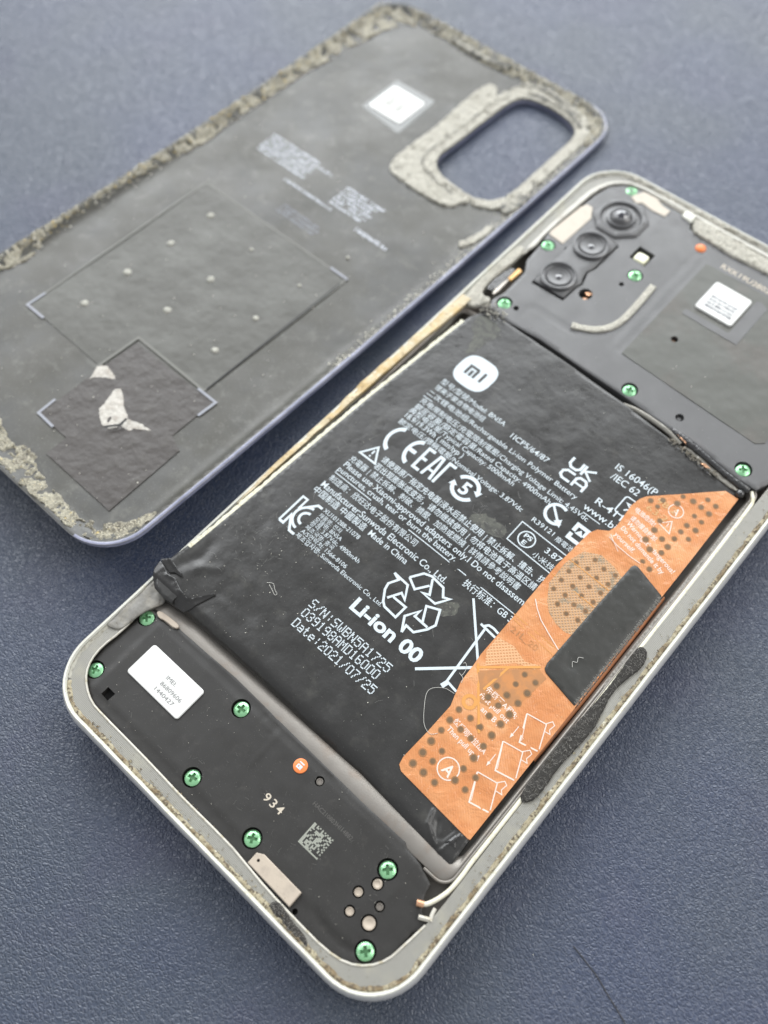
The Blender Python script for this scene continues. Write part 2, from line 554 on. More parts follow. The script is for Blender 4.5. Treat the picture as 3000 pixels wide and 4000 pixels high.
film = film_mat()
film_hatch = weave_mat("film_over_mesh", (.46, .26, .125), (.30, .19, .105), .5, .03, .35, dirt=[(.45, .56, .66, (.22, .17, .11))], rot=.78)
film_pale = weave_mat("film_over_pale_mesh", (.58, .33, .17), (.46, .22, .09), .5, .03, .35, rot=.78)
film_dot = M("film_dot", (.135, .085, .045), .35, overlays=[(2, .5, .7, (.17, .105, .05))])
film_shade = M("film_over_print", (.36, .175, .075), .32, overlays=[(.5, .4, .7, (.46, .20, .07))])
film_lite = M("film_over_white", (.56, .26, .07), .35)
film_ink = M("pink_white_ink", (.68, .55, .48), .5)
tape = M("black_tape", (.024, .024, .021), .42, spec=.45, bumps=[(.22, .35, 2), (7, .012, 2)], overlays=[(6, .70, .76, (.2, .2, .19), 2)])

# ------------------------------------------------------------------ the mat
make("leather_table_top", [(-420, -380, 0), (480, -380, 0), (480, 560, 0), (-420, 560, 0), (-420, -380, -30), (480, -380, -30), (480, 560, -30), (-420, 560, -30)],
     [(0, 1, 2, 3), (4, 7, 6, 5), (0, 4, 5, 1), (1, 5, 6, 2), (2, 6, 7, 3), (3, 7, 4, 0)], leather, smooth=0, kind='structure')
t = bpy.data.objects["leather_table_top"]
t['label'] = "navy blue grained leather table top under the phone"

# ================================================================== SMARTPHONE
W, L = 75.3, 161.8
phone = empty("smartphone", (0, 0, 0), "opened smartphone body with pearl frame lying face down, its back removed", "smartphone")


def loop_at(inset, n=12):
    return rrect(inset, inset, W - inset, L - inset, max(9.6 - inset, .8), n)


def ringmesh(prof, n=12, closed=True):
    V, F = [], []
    loops = [loop_at(i, n) for i, z in prof]
    loops = [dens2(l) for l in loops]
    m = len(loops[0])
    for (i, z), l in zip(prof, loops): V += [(x, y, z(x, y) if callable(z) else z) for x, y in l]
    k = len(prof)
    for a in range(k if closed else k - 1):
        b = (a + 1) % k
        for j in range(m):
            F.append((a * m + j, a * m + (j + 1) % m, b * m + (j + 1) % m, b * m + j))
    return V, F, m


def dens2(l, k=26):
    """same number of points on every loop"""
    out = []
    n = len(l)
    q = n // 4
    for i in range(n):
        a, b = l[i], l[(i + 1) % n]
        kk = k if (i % q == q - 1) else 1
        for j in range(kk): out.append((a[0] + (b[0] - a[0]) * j / kk, a[1] + (b[1] - a[1]) * j / kk))
    return out


def nz(x, y, s=1.0, o=0.0):
    return noise.noise(Vector((x * s + o, y * s - o, o * .37)))


# frame wall with its crest
prof = [(1.0, 6.6), (.55, 7.5), (.42, 7.95), (.12, 8.0), (-.05, 7.8), (-.38, 6.9), (-.6, 5.4), (-.6, 3.0), (-.3, 1.4), (.5, .5), (1.6, .25), (1.6, 1.2)]
V, F, m = ringmesh(prof)
idx = []
for a in range(len(prof)):
    idx += [1 if a in (0, 1, 2, 3, len(prof) - 1) else 0] * m
V = [(x + .05 * nz(x, y, .35), y + .05 * nz(x, y, .35, 9), z + (.06 * nz(x, y, .5, 3) if z > 7 else 0)) for x, y, z in V]
make("frame", V, F, [frame_out, rim_m], phone, idx=idx, smooth=50)
# screen glass underneath
V, F, idx = sheet(loop_at(.9), z=.9, step=30, thick=.8)
make("front_glass", V, F, glass_m, phone, idx=None)
# floor of the case
V, F, idx = sheet(loop_at(1.0), z=3.2, step=30, thick=1.4)
make("mid_plate", V, F, tray_m, phone)

# woven ledge round the inside of the frame
inner = [(12, 3.35), (21, 3.35), (26, 3.3), (31, 3.15), (42.3, 3.3), (46.4, 2.95), (51, 2.6), (57.7, 2.45), (63, 2.5), (66.6, 3.2), (69.2, 5.0), (70.8, 7.5), (71.3, 10.4), (71.9, 14.5), (72.1, 18),
         (72.0, 26), (71.9, 38), (71.6, 60), (71.6, 90), (71.5, 106), (71.8, 120), (71.4, 150), (69.5, 155), (65, 157.8), (45, 158.6), (25, 158.9), (12.6, 159.3), (8.3, 158.9), (5.2, 156.4), (3.8, 152.4),
         (3.4, 146), (3.0, 134), (3.3, 128), (2.2, 124.5), (2.0, 116), (1.5, 111), (1.25, 107), (1.1, 95), (1.2, 80), (.95, 56), (.95, 32), (1.2, 27.5), (3.6, 24.5), (3.2, 20), (3.4, 14.6), (2.95, 11.0), (3.4, 8.2), (4.5, 6.2), (6.5, 4.6), (9.2, 3.5)]
outer = loop_at(.78)


def z_ledge(x, y):
    return 7.38 + .05 * nz(x, y, .3)


inner_s = smoothed(inner, 1)
V, F, idx = sheet(outer, [inner_s], z_ledge, step=1.2, thick=.45)
make("ledge", V, F, [ledge_m, ledge_edge, ledge_edge], phone, idx=idx)
# lighter lip along the inner side of the ledge
V, F = tube([(x, y, 7.36 + .04 * nz(x, y, .6)) for x, y in dens(smoothed(inner[43:] + inner[:14], 1, False), .8, False)], .19, 6)
make("ledge_lip", V, F, ledge_edge, phone, smooth=60)
V, F = tube([(x, y, 7.36 + .05 * nz(x, y, .6)) for x, y in dens(inner[22:34], 1.5, False)], .2, 6)
make("ledge_lip", V, F, ledge_edge, phone, smooth=60)


# glue bead just inside the crest, broken and uneven
def glue_ring(x0, x1, name, mat, hi=.30, y_lo=-1, y_hi=999, x_lo=-1, x_hi=999, seed=0, wv=.28):
    V, F = [], []
    A = dens(loop_at(x0), .55); n = len(A)
    B = offset(A, x1 - x0)
    run = []
    for i in range(n):
        a, b = A[i], B[i]
        ok = (y_lo <= a[1] <= y_hi) and (x_lo <= a[0] <= x_hi)
        wob = nz(a[0], a[1], .5, seed) * wv + nz(a[0], a[1], 2.1, seed) * .2
        ix, iy = b[0] + (b[0] - a[0]) * wob, b[1] + (b[1] - a[1]) * wob
        zt = 7.44 + hi * (.6 + .9 * nz(a[0], a[1], .9, seed + 4))
        mx, my = (a[0] + ix) / 2, (a[1] + iy) / 2
        run.append((ok, [(a[0], a[1], 7.35), (a[0] * .8 + ix * .2, a[1] * .8 + iy * .2, zt), (mx, my, zt + .08 * nz(mx, my, 3, 2)), (a[0] * .2 + ix * .8, a[1] * .2 + iy * .8, zt - .08), (ix, iy, 7.3)]))
    for i in range(n):
        j = (i + 1) % n
        if run[i][0] and run[j][0]:
            o = len(V); V += run[i][1] + run[j][1]
            for k in range(4): F.append((o + k, o + 5 + k, o + 6 + k, o + 1 + k))
    return make(name, V, F, mat, phone, smooth=60)


glue_ring(.5, 1.4, "glue_bead", glue_m, .16, x_lo=3, y_hi=112, seed=1)
glue_ring(.1, 1.3, "glue_bead", foam_g, .55, x_lo=1, y_lo=112, seed=5, wv=.8)
glue_ring(.45, 1.3, "glue_bead", M("grey_glue", (.34, .33, .28), .6, overlays=[(1.2, .5, .65, (.22, .20, .16))], bumps=[(2, .15, 4)]), .10, x_hi=3, y_hi=47, seed=8)
# amber dried glue on the long side beside the battery
left = [(.75, 45), (.35, 50), (.1, 56), (.2, 70), (-.2, 81), (.1, 92), (.4, 104), (.7, 110), (2.8, 110), (2.7, 104), (2.0, 95), (1.7, 86), (1.3, 70), (1.0, 57), (.95, 50), (.85, 45)]
V, F, idx = sheet(dens(left, .6), z=lambda x, y: 8.02 + .35 * nz(x, y, .35, 4) + .12 * nz(x, y, 1.7), step=.6, thick=.8)
make("dried_glue", V, F, amber_glue, phone, label="amber dried glue along the frame beside the battery")

# battery tray: cast wall round the cell, with a rounded bead on top
tray_out = rrect(1.3, 20.7, 70.9, 109.0, 2.0, 8)
tray_in = rrect(2.4, 24.6, 69.9, 107.8, 1.6, 8)


def band(A, B, za, zb_, name, mat, parent, k=3, label=None):
    A = dens2(A, 30); B = dens2(B, 30)
    V, F = [], []
    n = len(A)
    for s in range(k + 1):
        t = s / k
        for a, b in zip(A, B):
            e = t * t * (3 - 2 * t)
            V.append((a[0] + (b[0] - a[0]) * t, a[1] + (b[1] - a[1]) * t, za + (zb_ - za) * e + .42 * math.sin(math.pi * t) ** .8))
    for s in range(k):
        for j in range(n):
            F.append((s * n + j, s * n + (j + 1) % n, (s + 1) * n + (j + 1) % n, (s + 1) * n + j))
    return make(name, V, F, mat, parent, smooth=60, label=label)


band(tray_out, tray_in, 6.45, 6.05, "battery_tray", tray_m, phone, 8)
bead = [p for p in dens2(rrect(1.1, 20.35, 71.0, 109.3, 2.2, 8), 30)]
bead = [p for p in bead if p[0] > 65.5 and (p[1] < 30 or p[1] > 95 or p[0] > 70)]
bead.sort(key=lambda p: (0, p[0]) if p[1] < 21.5 and p[0] < 69.5 else ((1, p[1]) if p[1] < 108 and p[0] > 69.4 else (2, -p[0])))
V, F = tube([(x, y, 6.8) for x, y in bead], .26, 8)
make("tray_bead", V, F, tray_m, phone, smooth=60)

# ---------------------------------------------------------------- lower speaker cover
plate = [(3.5, 16), (3.1, 11.2), (3.4, 8.2), (4.4, 6.2), (6.5, 4.5), (9.4, 3.3), (20.7, 3.1), (26, 3.1), (42, 3.0), (46.4, 2.6), (51, 2.3), (57.7, 2.15), (63, 2.2), (66.7, 3.0), (69.3, 4.9), (70.9, 7.5), (71.2, 10.4),
         (71.1, 12.6), (71.9, 13.0), (72.0, 15.2), (70.3, 15.6), (69.2, 17.5), (68.8, 19.3), (65.8, 20.5), (62.8, 20.8), (62.2, 21.3), (53, 21.3), (43, 21.6), (24, 22.2), (10.1, 21.8), (9.4, 21.0), (6.4, 20.9), (5.6, 21.7), (4.4, 21.4), (3.6, 19.8)]
low_screws = [(5.0, 7.5, .35), (4.5, 19.4, .9), (28.4, 19.1, .1), (30.5, 6.3, .25), (44.2, 6.2, .5), (62.7, 16.6, .78), (67.6, 6.2, .85)]
low_pins = [(46.1, 19.2, .62), (61.5, 11.4, .72), (62.9, 14.1, .8), (62.3, 8.6, .7), (65.2, 12.0, .62), (65.5, 9.3, 1.05)]
holes = [circle(x, y, 1.62, 28) for x, y, a in low_screws] + [circle(x, y, r + .18, 18) for x, y, r in low_pins] + [[(9.1, 5.5), (10.8, 5.4), (10.9, 7.0), (9.1, 7.0)], circle(56.3, 3.2, .45, 12)]


def z_low(x, y):
    # raised field inside a lower border
    d = min(x - 6.8, 66 - x, y - 5.2, 20.2 - y)
    e = max(0.0, min(1.0, d / .5 + .5))
    k = -.10 * math.exp(-((math.hypot(x - 33.6, y - 20.2) - 1.5) / .14) ** 2)
    # curved groove of the speaker chamber
    k += -.16 * math.exp(-((math.hypot(x - 62.5, y - 13.5) - 9.2) / .45) ** 2) * (1 if (y < 11 and x < 68) else 0)
    for xa, ya, xb, yb in ((27.3, 7.8, 27.6, 13.1), (35.9, 13.2, 36.2, 20.9)):
        if min(ya, yb) < y < max(ya, yb): k += .07 * math.exp(-((x - (xa + xb) / 2) / .16) ** 2)
    return 6.82 + .16 * e + k + .02 * nz(x, y, .15)


V, F, idx = sheet(plate, holes, z_low, step=.55, thick=1.5, chamfer=.18)
lower = make("lower_cover", V, F, black_pl, phone, smooth=45)

# screws: one mesh, shared
def screw_mesh():
    s = 1.32
    c, w = .78, .24
    cross = [(w, w), (w, c), (-w, c), (-w, w), (-c, w), (-c, -w), (-w, -w), (-w, -c), (w, -c), (w, -w), (c, -w), (c, w)]
    V, F, idx = sheet(circle(0, 0, s, 30), [cross], lambda x, y: .42 - .10 * (x * x + y * y) - (.12 if x * x + y * y > 1.6 else 0), step=.4, thick=.55)
    n = len(V)
    V = list(V) + [(x * 1.02, y * 1.02, .02) for x, y in cross]; F = list(F) + [tuple(range(n, n + 12))[::-1]]
    idx = [0 for i in idx] + [1]
    me = bpy.data.meshes.new("screw")
    me.from_pydata((np.array(V) * MM).tolist(), [], F)
    me.materials.append(screw_m); me.materials.append(screw_dark)
    me.polygons.foreach_set('material_index', idx)
    me.shade_smooth(); me.set_sharp_from_angle(angle=math.radians(40))
    return me


screw_me = screw_mesh()


def put_screw(x, y, z, a, parent):
    o = link(screw_me, "screw", parent, (x, y, z))
    o.rotation_euler = (rnd.uniform(-.05, .05), rnd.uniform(-.05, .05), a)
    return o


for x, y, a in low_screws: put_screw(x, y, 6.35, a, lower)
V, F, idx = sheet([(3.6, 12), (4.5, 6.8), (9, 4), (42, 3.6), (66, 3.6), (70.6, 9), (70, 14.5), (66, 19.8), (45, 20.8), (10, 21), (4.4, 20.5)], z=5.6, step=20, thick=.4)
make("cover_base", V, F, hole_m, phone)
for x, y, r in low_pins:
    V, F = lathe([(.0, 6.55), (r * .5, 6.55), (r * .62, 6.66), (r * .92, 6.62), (r * .98, 6.3), (r, 5.7)], x, y, 20)
    make("contact_pin", V, F, tray_m if r < .65 else beige_m, lower, smooth=50)
# sticker with the IMEI number
st = rrect(9.4, 10.8, 21.95, 17.1, .55, 5)
V, F, idx = sheet(st, z=7.32, step=3, thick=.34, chamfer=.12)
stk = make("sticker", V, F, sticker, lower)
fl = Flat()
fl.text("IMEI:", 15.4, 14.3, 2.2, 1.0); fl.text("86809606", 15.35, 13.0, 4.9, 1.0); fl.text("1440427", 15.3, 11.75, 4.4, 1.0)
fl.build("printed_text", M("faded_ink", (.17, .17, .17), .6), lower, 7.33, .02)
# raised number 934
fl = Flat().text("934", 41.2, 11.35, 3.8, 1.9, bold=.01, spacing=1.25)
fl.build("printed_text", tan_ink, lower, z_low, .04)
fl = Flat().text("HAC210803HI14882", 47.7, 15.9, 8.1, .95)
fl.build("printed_text", M("faint_ink", (.075, .072, .066), .5), lower, z_low, .02)
# square of laser-marked cells
r2 = random.Random(4); fl = Flat(); c = 4.0 / 16
for i in range(16):
    for j in range(16):
        if i == 0 or j == 0 or (i == 15 and j % 2) or (j == 15 and i % 2) or (0 < i < 15 and 0 < j < 15 and r2.random() < .48):
            x, y = 49.8 + i * c, 10.5 + j * .235
            fl.poly([(x, y), (x + c * .96, y), (x + c * .96, y + .226), (x, y + .226)])
fl.build("laser_mark", M("laser_grey", (.26, .27, .23), .6), lower, z_low, .03)
rs = random.Random(32); fl = Flat()
for k in range(70):
    x, y = rs.uniform(9, 64), rs.uniform(6, 19.5); a = rs.uniform(0, 3.14); l = rs.uniform(.2, 1.0)
    fl.line([(x, y), (x + l * math.cos(a), y + l * math.sin(a))], rs.uniform(.02, .045))
fl.build("scratches", M("scratch_dull", (.11, .11, .10), .4), lower, z_low, .03, kind='stuff')
# orange disc with the maker's mark
V, F = lathe([(0, 7.18), (.9, 7.2), (1.15, 7.12), (1.22, 6.9), (1.25, 6.6)], 42.2, 18.9, 30)
V = V[30:]; F = [tuple(i - 30 for i in f) for f in F if min(f) >= 30] + [tuple(range(30))]
disc = make("warranty_seal", V, F, orange_pl, lower, smooth=50)


def mi_mark(cx, cy, h, w=None):
    w = w or h * 1.15
    f = Flat(); t = h * .24
    x0, x1, y0, y1 = cx - w / 2, cx + w / 2, cy - h / 2, cy + h / 2
    f.line([(x0 + t / 2, y0), (x0 + t / 2, y1 - t / 2), (x0 + w * .58 - t / 2, y1 - t / 2), (x0 + w * .62 - t / 2, y1 - t * .9), (x0 + w * .62 - t / 2, y0)], t)
    f.line([(x0 + w * .32, y0), (x0 + w * .32, y0 + h * .58)], t)
    f.line([(x1 - t / 2, y0), (x1 - t / 2, y1)], t)
    return f


f = mi_mark(0, 0, .95, 1.15)
f.V = [(42.2 - y, 18.9 + x) for x, y in f.V]
f.build("maker_mark", ink, lower, 7.21, .03)
# metal antenna pad at the bottom edge
pad = [(46.3, 3.3), (55.3, 3.1), (55.3, 5.7), (47.4, 5.8), (46.3, 5.2)]
V, F, idx = sheet(pad, [circle(47.3, 4.6, .25, 10)], z=7.5, step=2, thick=.8, chamfer=.12)
make("antenna_pad", V, F, beige_m, lower)
V, F, idx = sheet(smoothed([(5.2, 21.2), (5.6, 21.8), (8, 22.1), (10.3, 22.1), (10.0, 21.2), (7.4, 21.1), (6.3, 20.7)], 1), z=7.25, step=1, thick=.6, chamfer=.1)
make("antenna_pad", V, F, beige_m, lower)

# ---------------------------------------------------------------- felt pads and cable
def felt(poly, z0, name, hairs, seed, label=None):
    p = smoothed(poly, 2)
    p = [(x + .10 * nz(x, y, 2.4, seed), y + .14 * nz(x, y, 2.4, seed + 3)) for x, y in dens(p, .3)]
    V, F, idx = sheet(p, z=lambda x, y: z0 + .16 * nz(x, y, 1.2, seed) + .10 * nz(x, y, 4, seed), step=.33, thick=.6, chamfer=.25)
    o = make(name, V, F, felt_m, phone, smooth=80, label=label)
    rr = random.Random(seed); V, F = [], []
    xs = [q[0] for q in p]; ys = [q[1] for q in p]
    n = 0
    while n < hairs:
        x, y = rr.uniform(min(xs), max(xs)), rr.uniform(min(ys), max(ys))
        if not inside([(x, y)], p)[0]: continue
        a = rr.uniform(0, 6.28); l = rr.uniform(.3, .9); b = a + rr.uniform(-1.3, 1.3)
        pts = [(x, y, z0), (x + l * .4 * math.cos(a), y + l * .4 * math.sin(a), z0 + rr.uniform(.15, .35)), (x + l * .7 * math.cos(b), y + l * .7 * math.sin(b), z0 + rr.uniform(.1, .4))]
        v, f = tube(spline(pts, 3), .018, 3)
        k = len(V); V += v; F += [tuple(k + i for i in g) for g in f]; n += 1
    h = make("fibres", V, F, M("felt_fibre", (.24, .23, .21), .8), o, smooth=0, kind='stuff')
    return o


felt([(71.3, 70.6), (72.9, 70.2), (73.6, 67.6), (72.9, 64.5), (72.2, 61), (73.0, 57), (73.6, 53.5), (73.2, 49), (72.9, 45.5), (73.2, 41), (73.0, 38.4), (71.6, 37.3), (70.8, 38.6), (70.8, 46), (70.8, 52), (71.2, 58), (71.3, 62), (70.9, 68.5)], 7.85, "felt_pad", 420, 3, "black felt strip beside the battery")
felt([(52.7, 1.3), (53.4, 2.7), (55.0, 2.7), (56.2, 2.1), (59.7, 1.9), (61.0, 1.3), (61.0, .75), (57.7, .75), (53.8, .8)], 7.6, "felt_pad", 120, 9, "black felt strip on the short bottom edge")

cab = spline([(69.6, 16.3, 7.3), (70.3, 17.0, 7.3), (71.0, 18.6, 7.25), (71.5, 20.6, 7.15), (71.6, 23.4, 7.1), (71.5, 25.6, 7.1), (71.5, 30, 7.1), (71.5, 38, 7.1), (71.45, 60, 7.1), (71.4, 90, 7.15), (71.2, 104, 7.15), (70.9, 106.6, 7.1), (69.8, 108.2, 7.0)], 8)
V, F = tube(cab, .36, 10)
cable = make("antenna_cable", V, F, cable_m, phone, smooth=60)
V, F = tube([(68.95, 16.0, 7.35), (69.9, 16.5, 7.35)], .52, 10)
make("cable_plug", V, F, copper, cable, smooth=60)
V, F = tube(spline([(72.1, 15.4, 7.3), (71.7, 16.2, 7.3), (71.5, 17.2, 7.3)], 4), .3, 8)
make("cable_clip", V, F, ledge_edge, phone, smooth=60)
V, F = tube([(70.4, 14.7, 7.3), (71.9, 15.5, 7.35)], .34, 4)
make("cable_clip", V, F, ledge_edge, phone, smooth=30)
# gritty strip between battery and cable
V, F, idx = sheet([(70.3, 62), (70.95, 60), (70.95, 106), (70.3, 106)], z=lambda x, y: 6.85 + .18 * nz(x, y, 2.5), step=.35, thick=.5)
make("grit_strip", V, F, M("grit", (.27, .255, .23), .7, overlays=[(2.5, .45, .6, (.16, .145, .125))], bumps=[(4, .1, 3)]), phone, smooth=60)

# ---------------------------------------------------------------- upper cover (antenna bracket with cameras)
ZU = 7.8
up = [(12, 158.6), (8.2, 157.6), (5.8, 155), (4.9, 151), (4.5, 144), (3.8, 135.5), (4.6, 130.4), (5.0, 126), (6.7, 123.2), (6.9, 116), (6.1, 113), (7.0, 110.8), (11.5, 110.3), (20, 111.0), (30, 110.6), (40, 110.4), (50.7, 109.7), (60, 109.4), (66.8, 108.4), (70.2, 108.6),
      (71.2, 111), (71.2, 150), (69.5, 154.6), (65, 155.4), (45.4, 155.2), (30, 155.0), (26.3, 155.6), (25.2, 157.6), (22.4, 158.2)]
up_screws = [(10.3, 157.0, .3), (5.9, 132.3, 1.0), (8.6, 113.9, .5), (24.8, 137.1, .9), (40.4, 112.3, .2), (66.2, 110.9, .6)]
hole_mod = [(9.5, 121.7), (17.4, 121.9), (17.55, 126.3), (18.0, 128.1), (17.5, 129.5), (16.95, 131.4), (17.55, 133.1), (17.6, 141.7), (13.6, 142.65), (9.75, 142.45), (9.15, 139), (9.35, 132), (9.15, 127)]
cam1 = (13.2, 148.6)
octo = [(cam1[0] + 6.15 * math.cos(math.radians(22.5 + 45 * k)), cam1[1] + 6.15 * math.sin(math.radians(22.5 + 45 * k))) for k in range(8)]
holes = [circle(x, y, 1.62, 26) for x, y, a in up_screws[1:]] + [hole_mod, circle(24.0, 133.3, .55, 14), circle(11.3, 114.2, .62, 14), circle(19.9, 126.4, 1.45, 22), circle(40.2, 128.1, .75, 16), circle(51.2, 113.0, .85, 18), circle(9.5, 134.0, .5, 12)]
holes[5] = hole_mod
flash_h = [(20.5, 140.9), (23.4, 139.6), (25.0, 142.6), (22.1, 144.4)]
holes.append([(20.9, 140.6), (24.9, 140.4), (24.9, 144.4), (20.9, 144.6)])


def z_up(x, y):
    k = 0.0
    # long recessed channel beside the graphite film, stepped panel near the battery
    for cx in (30.9, 33.4):
        if 119 < y < 151: k -= .12 * math.exp(-((x - cx) / .28) ** 2)
    dd = min(abs(x - 13.2) if 112.5 < y < 116.8 else 9, abs(y - 116.8) if 13.2 < x < 25 else 9)
    k -= .12 * math.exp(-(dd / .25) ** 2)
    return ZU + k + .02 * nz(x, y, .15)


V, F, idx = sheet(up, holes, z_up, step=.8, thick=1.6, chamfer=.2)
upper = make("upper_cover", V, F, grey_pl, phone, smooth=45)
V, F, idx = sheet([(6, 150), (5.5, 130), (8, 113), (30, 111.5), (69, 110), (70, 150), (60, 154), (12, 156.5)], z=6.3, step=30, thick=.4)
make("bracket_base", V, F, hole_m, phone)
for i, (x, y, a) in enumerate(up_screws): put_screw(x, y, (7.3 if i not in (0, 1, 3) else 7.6), a, upper)
V, F = lathe([(0, 6.9), (.5, 6.9), (.8, 6.7), (.9, 6.3)], 20.4, 125.9, 16); make("spring_contact", V, F, copper, upper, smooth=50)
V, F, idx = sheet([(19.4, 126.9), (20.3, 126.7), (21.0, 127.6), (20.2, 127.9)], z=7.4, step=2, thick=.5); make("spring_contact", V, F, copper, upper)
V, F = lathe([(0, 7.1), (.4, 7.1), (.6, 7.0), (.7, 6.4)], 40.2, 128.0, 14); make("spring_contact", V, F, copper, upper, smooth=50)
V, F = lathe([(0, 7.3), (.35, 7.3), (.5, 7.05), (.75, 7.0), (.84, 7.5)], 51.2, 113.0, 16); make("locating_pin", V, F, grey_pl, upper, smooth=50)
# flash
V, F, idx = sheet(rrect(21.7, 140.7, 24.4, 143.2, .5, 4), z=lambda x, y: 8.0 - .05 * ((x - 23.05) ** 2 + (y - 141.95) ** 2), step=.5, thick=.9, chamfer=.15)
make("flash_lamp", V, F, flash_m, upper, smooth=50)
# orange warranty dot
V, F = lathe([(0, 8.25), (.7, 8.2), (1.1, 7.95), (1.25, 7.6)], 31.0, 152.2, 26)
make("warranty_seal", V, F, orange_pl, upper, smooth=60)

# camera modules
mod = [(9.6, 122.4), (17.0, 122.6), (17.1, 126.4), (17.6, 128.2), (17.0, 129.4), (16.5, 131.4), (17.1, 133.2), (17.2, 141.6), (13.6, 142.6), (9.8, 142.4), (9.2, 139), (9.4, 132), (9.2, 127)]
V, F, idx = sheet(mod, z=8.0, step=2, thick=1.5, chamfer=.2)
module = make("camera_module", V, F, grey_pl, phone, smooth=45)
for cx, cy in ((13.2, 137.7), (13.0, 126.4)):
    V, F = lathe([(2.35, 8.2), (2.5, 8.55), (2.62, 8.62), (2.85, 8.35), (3.15, 8.3), (3.3, 8.62), (3.55, 8.66), (3.75, 8.5), (3.9, 8.45), (3.95, 7.9)], cx, cy, 48, False)
    make("lens_ring", V, F, lens_pl, module, smooth=35)
    V, F = lathe([(0, 8.05), (.42, 8.05), (.5, 7.92), (1.1, 7.95), (1.15, 8.1), (1.8, 8.16), (1.9, 8.28), (2.38, 8.34)], cx, cy, 40, False)
    make("lens_barrel", V, F, lens_pl, module, smooth=25)
    V, F = lathe([(0.01, 8.22), (.3, 8.2), (.62, 8.08)], cx, cy, 24)
    make("lens_glass", V, F, glass_m, module, smooth=80)
V, F, idx = sheet(octo, [circle(*cam1, 4.5, 40)], z=8.35, step=1.2, thick=1.0, chamfer=.35)
main = make("main_camera", V, F, grey_pl, phone, smooth=40)
cx, cy = cam1
V, F = lathe([(4.1, 7.6), (4.2, 8.1), (4.55, 8.3)], cx, cy, 48, False); make("lens_ring", V, F, lens_pl, main, smooth=50)
V, F = lathe([(0, 8.95), (1.28, 8.95), (1.36, 9.12), (1.55, 9.15), (2.3, 8.75), (2.5, 8.45), (3.1, 8.3), (3.2, 7.9), (3.9, 7.7), (4.12, 7.5)], cx, cy, 48, False); make("lens_barrel", V, F, lens_pl, main, smooth=35)
V, F = lathe([(0.01, 9.62), (.4, 9.58), (.8, 9.46), (1.2, 9.26), (1.55, 9.0), (1.75, 8.8)], cx, cy, 36); make("lens_glass", V, F, glass_m, main, smooth=80)

pad_m = M("pale_antenna_pad", (.46, .41, .34), .5, overlays=[(.5, .5, .75, (.42, .37, .30))], bumps=[(3, .03, 3)])
# antenna pads of the upper cover
for P in ([(4.3, 134.9), (3.9, 136), (4.6, 145.9), (5.3, 147.4), (6.7, 147.4), (8.4, 144.4), (8.1, 134.5)],
          [(11.3, 155.3), (11.5, 156.2), (12.6, 158.5), (16.0, 158.5), (18.0, 157.5), (20.2, 157.2), (20.2, 155.0), (17.0, 154.8), (14.2, 155.3), (13.3, 154.4)]):
    V, F, idx = sheet(P, z=7.98, step=3, thick=.35, chamfer=.12)
    make("antenna_pad", V, F, pad_m, upper)
# foam strip following the camera window
arc = spline([(29.3, 137.0, 0), (29.6, 131, 0), (29.6, 125.6, 0), (28.7, 122.2, 0), (26.8, 119.9, 0), (24.2, 118.4, 0), (22.6, 117.8, 0)], 8)
A = [(x, y) for x, y, z in arc]
lo, hi_ = [], []
for i, (x, y) in enumerate(A):
    a = A[max(0, i - 1)]; b = A[min(len(A) - 1, i + 1)]
    dx, dy = b[0] - a[0], b[1] - a[1]; l = math.hypot(dx, dy); w = .72 + .08 * nz(x, y, 1)
    lo.append((x - dy / l * w, y + dx / l * w)); hi_.append((x + dy / l * w, y - dx / l * w))
V, F, idx = sheet(lo + hi_[::-1], z=lambda x, y: 8.2 + .08 * nz(x, y, 1.5), step=.5, thick=.5, chamfer=.15)
make("foam_strip", V, F, foam_g, upper, smooth=60)
# graphite film and sticker
V, F, idx = sheet([(34.3, 149.2), (34.2, 118.5), (64.9, 117.0), (66.2, 118.2), (66.4, 149.6)], [circle(40.2, 128.1, .75, 14)], lambda x, y: ZU + .10 + .04 * nz(x, y, .2), step=2.0, thick=.12)
graph = make("graphite_film", V, F, graph_m, upper)
V, F, idx = sheet(rrect(37.6, 134.6, 50.2, 136.2, .5, 4), z=ZU + .16, step=3, thick=.08); make("film_cutout", V, F, grey_pl, upper)
V, F, idx = sheet([(47.5, 134.6), (50.2, 134.6), (50.2, 146.4), (48.6, 147.2), (47.5, 147)], z=ZU + .17, step=3, thick=.08); make("film_cutout", V, F, grey_pl, upper)
V, F, idx = sheet(rrect(38.6, 137.6, 47.0, 146.1, .7, 5), z=ZU + .55, step=3, thick=.5, chamfer=.14)
make("sticker", V, F, sticker, upper)
fl = Flat()
for k in range(4):
    x = 40.0
    while x < 45.9:
        w = rnd.uniform(.22, .5); fl.line([(x, 138.9 + k * .95), (x, 139.5 + k * .95)], .2)
        if rnd.random() < .6: fl.line([(x, 139.0 + k * .95 + rnd.choice((0, .25, .5))), (x + w * .7, 139.0 + k * .95 + rnd.choice((0, .25, .5)))], .16)
        x += w
fl.build("printed_text", M("grey_ink", (.24, .25, .27), .6), upper, ZU + .56, .02)
fl = Flat().text("RXK19U2802A1", 37.0, 150.2, 13.2, 1.9, bold=.01)
fl.build("printed_text", tan_ink, upper, z_up, .04)
